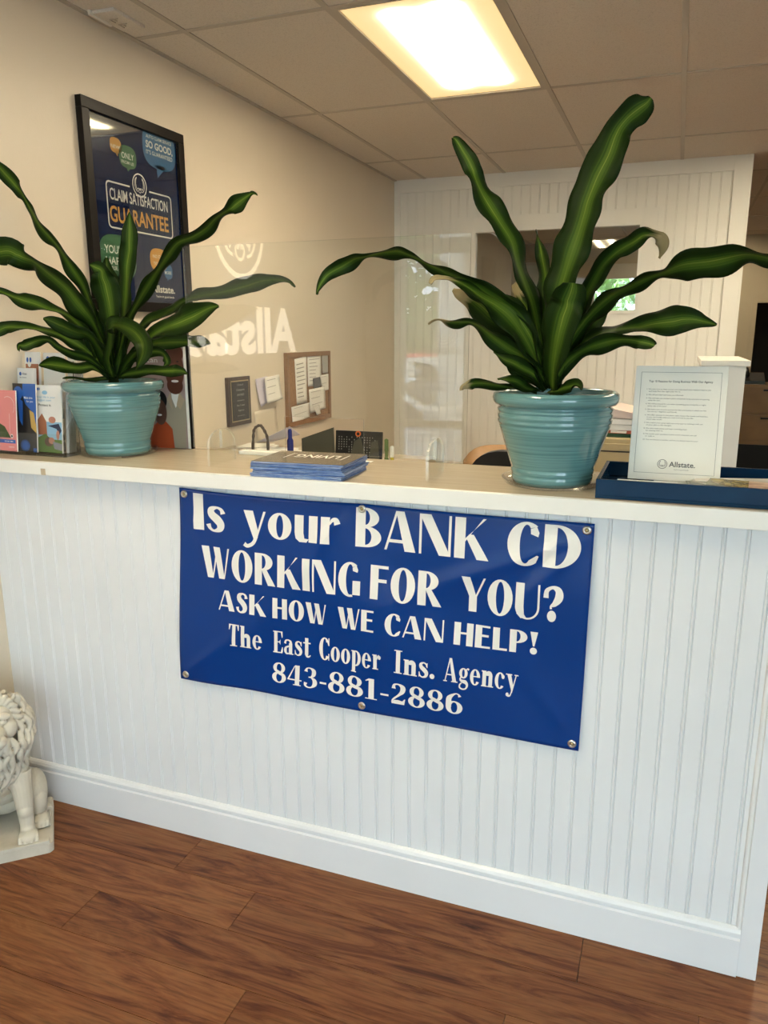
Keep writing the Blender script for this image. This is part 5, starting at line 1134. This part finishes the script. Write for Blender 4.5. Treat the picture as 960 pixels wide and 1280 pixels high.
for k in range(5):
    a = 2*math.pi*k/5; MB().tube([(0, -.24, .09), (.22*math.cos(a), -.24+.22*math.sin(a), .055)], [.022, .014], 8).ell((.22*math.cos(a), -.24+.22*math.sin(a), .028), (.028, .02, .028), sub=2).build('base_leg', M_dark, bc)
# ---- cream file cabinet with papers
y = 3.15; pl0, pr0 = atY(735, 560, y), atY(812, 560, y); zt = atY(770, 548, y).z
fc = empty('file_cabinet', ((pl0.x+pr0.x)/2, y, 0), 'cream metal file cabinet with black trimmed drawers behind right planter', 'cabinet')
xa, xb = -.36, -.04
part(MB().box(xa, xb, y, y+.5, 0, zt, b=.004), 'body', M_cream, fc)
nd = 4
for k in range(nd):
    z1_ = zt-.02-k*(zt-.04)/nd; z0_ = z1_-(zt-.04)/nd+.012
    dr = part(MB().box(xa+.015, xb-.015, y-.012, y-.0005, z0_, z1_, b=.003), 'drawer', M_cream, fc)
    q = MB().tube([(xa+.05, y-.014, z0_+.02), (xa+.05, y-.014, z1_-.045), (xa+.065, y-.014, z1_-.03), (xb-.065, y-.014, z1_-.03), (xb-.05, y-.014, z1_-.045), (xb-.05, y-.014, z0_+.02)], .0028, 6)
    o = q.build('edge_trim', M_dark, dr); base = Vector(dr.location)+Vector(fc.location); o.location = -base
    q = MB().box((xa+xb)/2-.05, (xa+xb)/2+.05, y-.03, y-.012, (z0_+z1_)/2+.01, (z0_+z1_)/2+.025, b=.003); o = q.build('handle', M_steel, dr); o.location = -base
stack = (('green_folder', 'green folder at the bottom of the pile on the cream cabinet', (.035, .10, .04), .014, 4), ('orange_folder', 'orange red folder under the white papers on the cream cabinet', (.50, .13, .07), .012, -6), ('paper_stack', 'thick stack of white papers on top of the cream cabinet', None, .045, 5), ('loose_sheet', 'slanted pale pink sheet on top of the papers on the cream cabinet', (.60, .50, .46), .02, -14))
z = zt+.0006
for nm, lab, c, hh_, rz in stack:
    t = empty(nm, ((xa+xb)/2+.01, y+.17, z), lab, 'folder' if c and nm != 'loose_sheet' else 'papers', rz=math.radians(rz)); mt_ = mat(nm+'_card', c, .6) if c else M_paper
    if nm == 'loose_sheet':
        MB().prism([(-.14, 0), (.14, 0), (.14, .012), (-.11, .055)], 1, -.11, .11).build('sheets', mt_, t)
    else:
        MB().box(-.15, .15, -.13, .13, .0, hh_*.45).box(-.153, .153, -.125, .135, hh_*.5, hh_*.95).build('leaves', mt_, t)
        if nm == 'orange_folder': MB().box(-.02, .04, -.136, -.125, hh_*.2, hh_*.9).build('tab', M_paper, t)
    z += hh_+.0006 if nm != 'loose_sheet' else .05
# ---- half wall end post with cap
y0_ = 3.4; xl, xr_ = atY(883, 500, y0_).x, atY(930.5, 500, y0_).x; zc = atY(905, 450.5, y0_).z
xl = .106; xr_ = .262
hwall = empty('half_wall', ((xl+xr_)/2, y0_+.35, 0), 'white painted half wall post with flat cap right of the reasons sign', 'half wall')
part(MB().box(xl, xr_, y0_, y0_+.62, 0, zc-.022, b=.002), 'post', M_trim, hwall)
part(MB().box(xl-.012, xr_+.014, y0_-.018, y0_+.66, zc-.022, zc, b=.002), 'cap', M_trim, hwall)
part(MB().box(xl-.006, xl-.0005, y0_+.05, y0_+.07, zc-.13, zc-.07), 'side_shadow_block', M_black, hwall)  # small black block standing in for the shadow on the left side
# ---- far right: wooden dresser desk, bits on it
M_dwd = mottled('brown_oak', (.20, .105, .035), (.26, .14, .05), .4, 5, .03)
zt = atY(940, 475, 8.0).z; zt = 1.63-.46; xa, xb = .52, 1.9
dr_ = empty('wooden_dresser', (1.1, 8.0, 0), 'brown oak drawer cabinet in the dark room beyond the partition', 'cabinet')
part(MB().box(xa, xb, 8.0, 8.5, 0, zt, b=.006), 'body', M_dwd, dr_)
for k, (za, zb_) in enumerate(((zt-.26, zt-.02), (zt-.52, zt-.28))):
    for x0, x1 in ((xa+.02, (xa+xb)/2-.01), ((xa+xb)/2+.01, xb-.02)):
        d_ = part(MB().box(x0, x1, 7.985, 7.999, za, zb_, b=.003), 'drawer', M_dwd, dr_)
        o = MB().box((x0+x1)/2-.09, (x0+x1)/2+.09, 7.965, 7.985, zb_-.035, zb_-.02, b=.003).build('handle', M_black, d_); o.location = -(Vector(d_.location)+Vector(dr_.location))
part(MB().box(xa+.05, xb-.05, 7.99, 7.9995, .05, zt-.56), 'recess_shade_panel', M_black, dr_)  # flat black panel: shade of a recess put in as colour
t = empty('desk_phone', (.72, 8.2, zt), 'black phone on the brown drawer cabinet in the far room', 'phone')
part(MB().prism([(8.1, zt+.001), (8.3, zt+.001), (8.3, zt+.10), (8.1, zt+.03)], 0, .62, .80), 'base', M_dark, t); part(MB().tube([(.64, 8.12, zt+.08), (.64, 8.28, zt+.13)], .022, 10), 'handset', M_dark, t)
t = empty('picture_frame', (.95, 8.25, zt), 'small gold framed picture standing on the brown drawer cabinet', 'picture frame')
part(MB().box(.86, 1.04, 8.22, 8.235, zt+.001, zt+.24, b=.003), 'frame', M_gold, t); part(MB().box(.88, 1.02, 8.217, 8.2195, zt+.02, zt+.22), 'picture', M_olive, t)
# framed frosted mirror in the back room, seen through the partition window
t = empty('wall_mirror', (-2.1, YFAR-.01, 1.9), 'narrow pale framed mirror in back room, seen through left of partition window', 'mirror')
xa, xb, za, zb_ = -1.98, -1.68, 1.95, 2.55
part(MB().box(xa, xb, YFAR-.03, YFAR-.001, za, zb_, b=.004), 'frame', M_tbar, t); part(MB().box(xa+.04, xb-.04, YFAR-.033, YFAR-.0305, za+.04, zb_-.04), 'glass', mat('frosted_mirror', (.5, .52, .45), .3, .6), t)
# ================================================================== STONE LION
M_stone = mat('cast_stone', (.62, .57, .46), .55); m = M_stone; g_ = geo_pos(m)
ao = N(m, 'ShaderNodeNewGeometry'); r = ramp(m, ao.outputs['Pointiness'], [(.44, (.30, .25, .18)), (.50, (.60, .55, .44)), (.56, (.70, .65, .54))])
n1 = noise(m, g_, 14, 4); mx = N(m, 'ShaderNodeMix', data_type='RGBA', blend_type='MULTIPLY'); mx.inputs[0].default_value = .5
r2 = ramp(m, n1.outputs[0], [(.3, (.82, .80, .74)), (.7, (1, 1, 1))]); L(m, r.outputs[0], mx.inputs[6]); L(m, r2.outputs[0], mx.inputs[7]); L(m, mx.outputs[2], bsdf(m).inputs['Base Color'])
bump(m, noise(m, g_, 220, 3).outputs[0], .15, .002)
pa = Vector((.74, .67, 0)).normalized(); corner_ = Vector((-1.777, 1.650, 0)); PWd = .30; PD = .275
pc = corner_ - pa*PWd/2 + Vector((-pa.y, pa.x, 0))*PD/2
lion = empty('lion_statue', tuple(pc+pa*.014), 'cream cast stone seated lion statue on plinth at left end of the counter', 'statue', rz=math.atan2(pa.y, pa.x))
# local axes: x right (viewer's right), -y towards viewer, z up
g = MB(); hw = PWd/2; hd = PD/2
pts = [(-hw, -hd), (hw-.012, -hd), (hw, -hd+.012), (hw-.006, hd), (-hw+.13, hd), (-hw, hd-.12)]
g.prism(pts, 2, 0, .032)
M_plinth = mottled('cast_stone_plinth', (.50, .46, .37), (.62, .57, .47), .6, 12, .2, 160)
o = g.build('plinth', M_plinth, lion); bv = o.modifiers.new('bevel', 'BEVEL'); bv.width = .005; bv.segments = 2
g = MB().prism([(-hw+.006, -hd+.006), (hw-.012, -hd+.008), (hw-.01, hd-.004), (-hw+.135, hd-.004), (-hw+.006, hd-.125)], 2, .030, .036)
g.box(-hw+.002, hw-.010, -hd+.001, -hd+.022, .03, .044, b=.003); g.box(hw-.03, hw-.008, -hd+.1, hd-.01, .03, .043, b=.003)
o = g.build('plinth_rim', M_plinth, lion)
def remesh(o, size, smooth=3, fac=.5):
    r = o.modifiers.new('remesh', 'REMESH'); r.mode = 'VOXEL'; r.voxel_size = size; r.use_smooth_shade = True
    s = o.modifiers.new('smooth', 'SMOOTH'); s.factor = fac; s.iterations = smooth
Z0 = .034
b = MB()
E_ = lambda c, r_, R=None: b.ell((c[0], c[1], c[2]), r_, R=R, sub=3)
Rx = lambda d: Matrix.Rotation(math.radians(d), 3, 'X'); Ry = lambda d: Matrix.Rotation(math.radians(d), 3, 'Y'); Rz = lambda d: Matrix.Rotation(math.radians(d), 3, 'Z')
# torso sitting back: chest high, rump low
E_((0, -.010, .27), (.072, .075, .115), Rx(12)); E_((0, .045, .20), (.075, .075, .12), Rx(25)); E_((0, .080, .13), (.088, .06, .085))
for s in (-1, 1):
    # shoulders and front legs (straight), with knee and paw
    E_((s*.058, -.045, .255), (.036, .045, .07))
    b.tube([(s*.066, -.050, .26), (s*.072, -.066, .19), (s*.074, -.074, .13), (s*.076, -.080, .085), (s*.077, -.086, Z0+.025)], [.038, .030, .025, .022, .024], 16)
    E_((s*.074, -.078, .135), (.025, .026, .028))
    E_((s*.078, -.098, Z0+.020), (.030, .034, .022))
    for k in range(4):
        a = (k-1.5); b.tube([(s*.078+a*.0145, -.100, Z0+.026), (s*.078+a*.0160, -.120+abs(a)*.003, Z0+.022), (s*.078+a*.0165, -.131+abs(a)*.004, Z0+.009)], [.0085, .0082, .0066], 8)
    sh_ = s; s = s if s > 0 else -.80
    # haunch and hind leg, knee forward, hock at the ground behind
    E_((s*.098, .050, .125), (.040, .068, .075), Rx(-18)); E_((s*.106, .012, .105), (.030, .036, .050))
    b.tube([(s*.106, .010, .10), (s*.112, .035, .062), (s*.114, .02, Z0+.018)], [.028, .02, .018], 12)
    E_((s*.114, -.012, Z0+.018), (.024, .040, .019))
    for k in range(4):
        a = (k-1.5); b.tube([(s*.114+a*.010, -.025, Z0+.022), (s*.114+a*.011, -.045+abs(a)*.002, Z0+.019), (s*.114+a*.011, -.054+abs(a)*.003, Z0+.007)], [.008, .0078, .006], 8)
# neck and head
E_((0, -.035, .375), (.075, .070, .085), Rx(15))
nhead = len(b.v)
E_((0, -.058, .455), (.062, .062, .066)); E_((0, -.075, .485), (.050, .040, .035))
# muzzle, nose, chin, cheeks
E_((0, -.118, .440), (.034, .046, .030), Rx(6)); E_((0, -.112, .458), (.020, .050, .022), Rx(24)); E_((0, -.158, .446), (.021, .012, .013))
for s in (-1, 1):
    E_((s*.018, -.142, .428), (.020, .022, .019)); E_((s*.040, -.092, .444), (.024, .030, .030))
    E_((s*.030, -.105, .490), (.020, .014, .010), Ry(s*12)); E_((s*.029, -.1085, .474), (.0095, .008, .0075))
    E_((s*.056, -.046, .508), (.020, .010, .024), Ry(s*25))
    b.tube([(s*.040, -.060, .498), (s*.060, -.054, .530), (s*.068, -.046, .508)], [.006, .006, .005], 8)
E_((0, -.130, .404), (.022, .024, .014))
b.tube([(-.026, -.146, .414), (0, -.158, .419), (.026, -.146, .414)], .006, 8)
def swell(v):
    # bigger carved head, turned a touch to the viewer's right of the plinth
    w_ = min(max((v[2]-.30)/.10, 0), 1); w_ = w_*w_*(3-2*w_); c = Vector((0, -.07, .44)); v = Vector(v)
    return tuple(v+w_*((v-c)*.05+Vector((.017, -.004, -.004))))
b.v[nhead:] = [swell(v) for v in b.v[nhead:]]
# tail curled on the plinth at the back
b.tube([(.02, .11, .06), (.09, .118, .045), (.13, .07, .043), (.135, .045, .043)], [.014, .011, .010, .014], 10)
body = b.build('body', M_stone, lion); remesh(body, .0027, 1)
# mane: wavy locks in overlapping rings
mn = MB(); rnd = random.Random(11)
def lock(p0, p1, out, w0, amp, ph):
    P = []; R_ = []
    p0 = Vector(p0); p1 = Vector(p1); d = p1-p0; side = d.cross(Vector(out)).normalized()
    for i in range(9):
        t = i/8; P.append(p0+d*t+Vector(out)*(.010*math.sin(math.pi*t))+side*(amp*math.sin(2*math.pi*t*1.1+ph))); R_.append(w0*.82*(.75+.35*math.sin(math.pi*min(t*1.25, 1)))*(1-.75*t**3))
    mn.tube(P, R_, 8)
def ringlocks(cz, n, rx, ry, cy, ln, w0, a0=-100, a1=280, droop=.9, spread=.25):
    for k in range(n):
        a = math.radians(a0+(a1-a0)*(k+.5*rnd.random())/n); 
        ox, oy = math.sin(a), -math.cos(a)
        p0 = Vector((rx*ox, cy+ry*oy, cz+.006*rnd.uniform(-1, 1))); p1 = p0+Vector((ox*ln*spread, oy*ln*spread, -ln*droop*rnd.uniform(.85, 1.15)))
        lock(p0, p1, (ox, oy, 0), w0, .0065, rnd.uniform(0, 6.28))
# face-framing locks swept back from the brow
for s in (-1, 1):
    for k in range(9):
        t = k/8; a = math.radians(8+t*115); cx_, cz_ = s*math.sin(a)*.060, .465+math.cos(a)*.062
        p0 = Vector((cx_*.8, -.085+.012*t, cz_)); p1 = p0+Vector((s*(.020+.022*t), .030, .020-.075*t))
        lock(p0, p1, (s*.6, -.6, .4), .0105, .004, k)
ringlocks(.505, 18, .060, .050, -.020, .07, .0115); ringlocks(.465, 22, .078, .064, -.018, .09, .012)
ringlocks(.420, 26, .084, .082, -.028, .095, .0125, spread=.12); ringlocks(.375, 26, .086, .090, -.028, .095, .0125, spread=.05)
ringlocks(.325, 22, .082, .088, -.022, .085, .012, -110, 110, spread=-.02); ringlocks(.285, 18, .070, .084, -.018, .070, .011, -85, 85, spread=-.1)
for k in range(7):   # beard
    x = (k-3)*.012; lock((x, -.125+abs(k-3)*.006, .405), (x*1.3, -.112, .345), (0, -1, 0), .0085, .003, k)
mn.v = [swell(v) for v in mn.v]
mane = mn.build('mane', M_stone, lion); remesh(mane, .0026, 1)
for o in (body, mane): tag(o)
# ================================================================== OUTSIDE (seen only as reflections and through the far window)
M_asph = mottled('pale_paving', (.13, .13, .125), (.19, .185, .18), .8, 3, .1, 60)
tag(MB().box(-14, 14, -26, YF-.13, -.32, -.30).build('ground', M_asph), kind='structure')
M_walk = mottled('concrete_walk', (.34, .33, .31), (.40, .39, .37), .8, 3, .1, 60)
tag(MB().box(-4, 6, -3.2, YF-.125, -.30, -.002).build('sidewalk', M_walk), kind='structure')
M_leafy = mottled('tree_foliage', (.10, .20, .04), (.24, .36, .09), .6, 5, .3, 20); M_bark = mottled('bark', (.10, .08, .06), (.17, .14, .11), .9, 12, .3, 40)
def tree(x, y, label, s=1.0, z0=-.3, h=2.6, seed=0):
    r = empty('street_tree', (x, y, z0), label, 'tree', 'trees outside the storefront'); rnd = random.Random(seed)
    MB().tube([(0, 0, 0), (.05, 0, h*.35), (-.04, .03, h*.7), (.02, 0, h)], [.16*s, .13*s, .11*s, .08*s], 12).tube([(0, 0, h*.45), (.4*s, .1, h*.85), (.7*s, .15, h*1.15)], [.08*s, .06*s, .04*s], 10).tube([(0, 0, h*.6), (-.4*s, -.1, h*1.0)], [.07*s, .04*s], 10).build('trunk', M_bark, r)
    g = MB()
    for k in range(1500):
        a = rnd.uniform(0, 6.28); rr = 1.5*s*rnd.random()**.5; zz = h*.85+rnd.random()*1.7*s; q = .13*rnd.uniform(.7, 1.5)
        c = Vector((rr*math.cos(a), rr*math.sin(a), zz-.25*rr)); d1 = Vector((rnd.uniform(-1, 1), rnd.uniform(-1, 1), rnd.uniform(-1, 1))).normalized(); d2 = d1.orthogonal().normalized()
        g.add([c-d1*q, c+d2*q*.5, c+d1*q, c-d2*q*.5], [(0, 1, 2, 3)])
    tag(g.build('foliage', M_leafy, r), kind='stuff')
tree(-2.9, -7.2, 'street tree with pale forked trunk beyond the white car outside', 1.3, h=3.0, seed=1)
tree(-8.2, -9.5, 'leafy tree at the left of the parking lot outside', 1.5, h=3.0, seed=2); tree(1.5, -9.0, 'leafy tree at the right of the parking lot outside', 1.5, h=3.0, seed=3)
tree(-2.2, 14.6, 'leafy tree outside the window of the far room', 1.2, z0=-.3, h=1.7, seed=4); bpy.data.objects['street_tree.003']['group'] = 'tree behind the building'
def car(x, y, rz, colr, label, s=1.0):
    r = empty('parked_car', (x, y, -.30), label, 'car', 'cars parked outside', rz=rz); mb_ = mat('car_paint', colr, .25, coat=.6)
    low = [(-2.2, .25), (2.2, .25), (2.25, .55), (2.15, .78), (1.2, .92), (-1.5, .95), (-2.15, .88), (-2.25, .55)]
    MB().prism(low, 1, -.86, .86).build('body', mb_, r)
    top = [(1.15, .92), (.45, 1.38), (-.2, 1.45), (-.9, 1.42), (-1.65, .95)]
    g = MB(); n = len(top); vs = [(a, -.80+(.16 if b > 1 else 0), b) for a, b in top]+[(a, .80-(.16 if b > 1 else 0), b) for a, b in top]
    g.add(vs, [tuple(range(n)), tuple(range(2*n-1, n-1, -1))]+[(i, i+n, (i+1) % n+n, (i+1) % n) for i in range(n)]); g.build('cabin', mb_, r)
    for s_ in (-1, 1):
        yy = lambda b: s_*(.80-(.16*(b-.92)/.46)+.006)
        for poly in ([(.98, .97), (.42, 1.32), (.0, 1.37), (.0, .97)], [(-.06, .97), (-.06, 1.37), (-.85, 1.34), (-1.42, .98)]):
            MB().add([(a, yy(b), b) for a, b in poly], [tuple(range(4))]).build('window', M_dark, r)
        MB().ell((.95, s_*.93, 1.0), (.07, .10, .07), sub=2).build('mirror', mb_, r)
        for xx in (-1.35, 1.35):
            MB().lathe([(0, -.10), (.30, -.10), (.32, -.06), (.32, .06), (.30, .10), (.2, .10), (0, .08)], 24, M=Matrix.Translation((xx, s_*.78, .32)) @ Matrix.Rotation(math.radians(90), 4, 'X')).build('wheel', M_dark, r)
    MB().add([(1.16, -.62, .95), (1.16, .62, .95), (.48, .56, 1.36), (.48, -.56, 1.36)], [(0, 1, 2, 3)], M=Matrix.Translation((.012, 0, .012))).build('windscreen', M_dark, r)
    for s_ in (-1, 1): MB().ell((2.18, s_*.62, .66), (.08, .17, .07), sub=2).build('headlight', M_paper, r)
car(-3.55, -4.9, math.radians(-6), (.75, .75, .76), 'white car parked directly outside the glass door')
car(-5.2, -12.5, math.radians(8), (.35, .36, .38), 'silver car at the far side of the parking lot'); car(-6.2, -17.5, math.radians(0), (.5, .03, .03), 'red car beyond the silver car in the lot')
cp_ = empty('porch_column', (-1.83, -3.0, -.002), 'pale square porch column on wide pedestal outside the door', 'column')
part(MB().box(-2.15, -1.50, -3.18, -2.75, -.001, .93, b=.01), 'pedestal', M_emitwhite, cp_)
part(MB().box(-2.18, -1.47, -3.21, -2.72, .93, .99, b=.01), 'pedestal_cap', M_emitwhite, cp_)
part(MB().box(-2.07, -1.60, -3.08, -2.85, .99, 2.8), 'shaft', M_emitwhite, cp_)
tag(MB().box(-4, 6, -3.3, YF-.125, 2.8, 2.95).build('porch_roof', M_emitwhite), kind='structure')
tag(MB().box(-14, 14, YFAR+.13, 24, -.32, -.30).build('back_yard', M_asph), kind='structure')
# clipped hedge closing the far side of the lot
hg = empty('boundary_hedge', (-3, -21, -.3), 'tall green hedge along the far side of the parking lot outside', 'hedge'); rnd = random.Random(9); g = MB()
for k in range(7000):
    c = Vector((rnd.uniform(-14, 12), rnd.uniform(-.6, .6), rnd.uniform(0, 2.6)+.4*math.sin(k))); q = .30*rnd.uniform(.7, 1.4); d1 = Vector((rnd.uniform(-1, 1), rnd.uniform(-1, 1), rnd.uniform(-1, 1))).normalized(); d2 = d1.orthogonal().normalized()
    g.add([c-d1*q, c+d2*q*.6, c+d1*q, c-d2*q*.6], [(0, 1, 2, 3)])
tag(g.build('foliage', M_leafy, hg), kind='stuff'); MB().box(-14, 12, -.35, .35, .0, 2.4).build('inner_mass', M_leafy, hg)
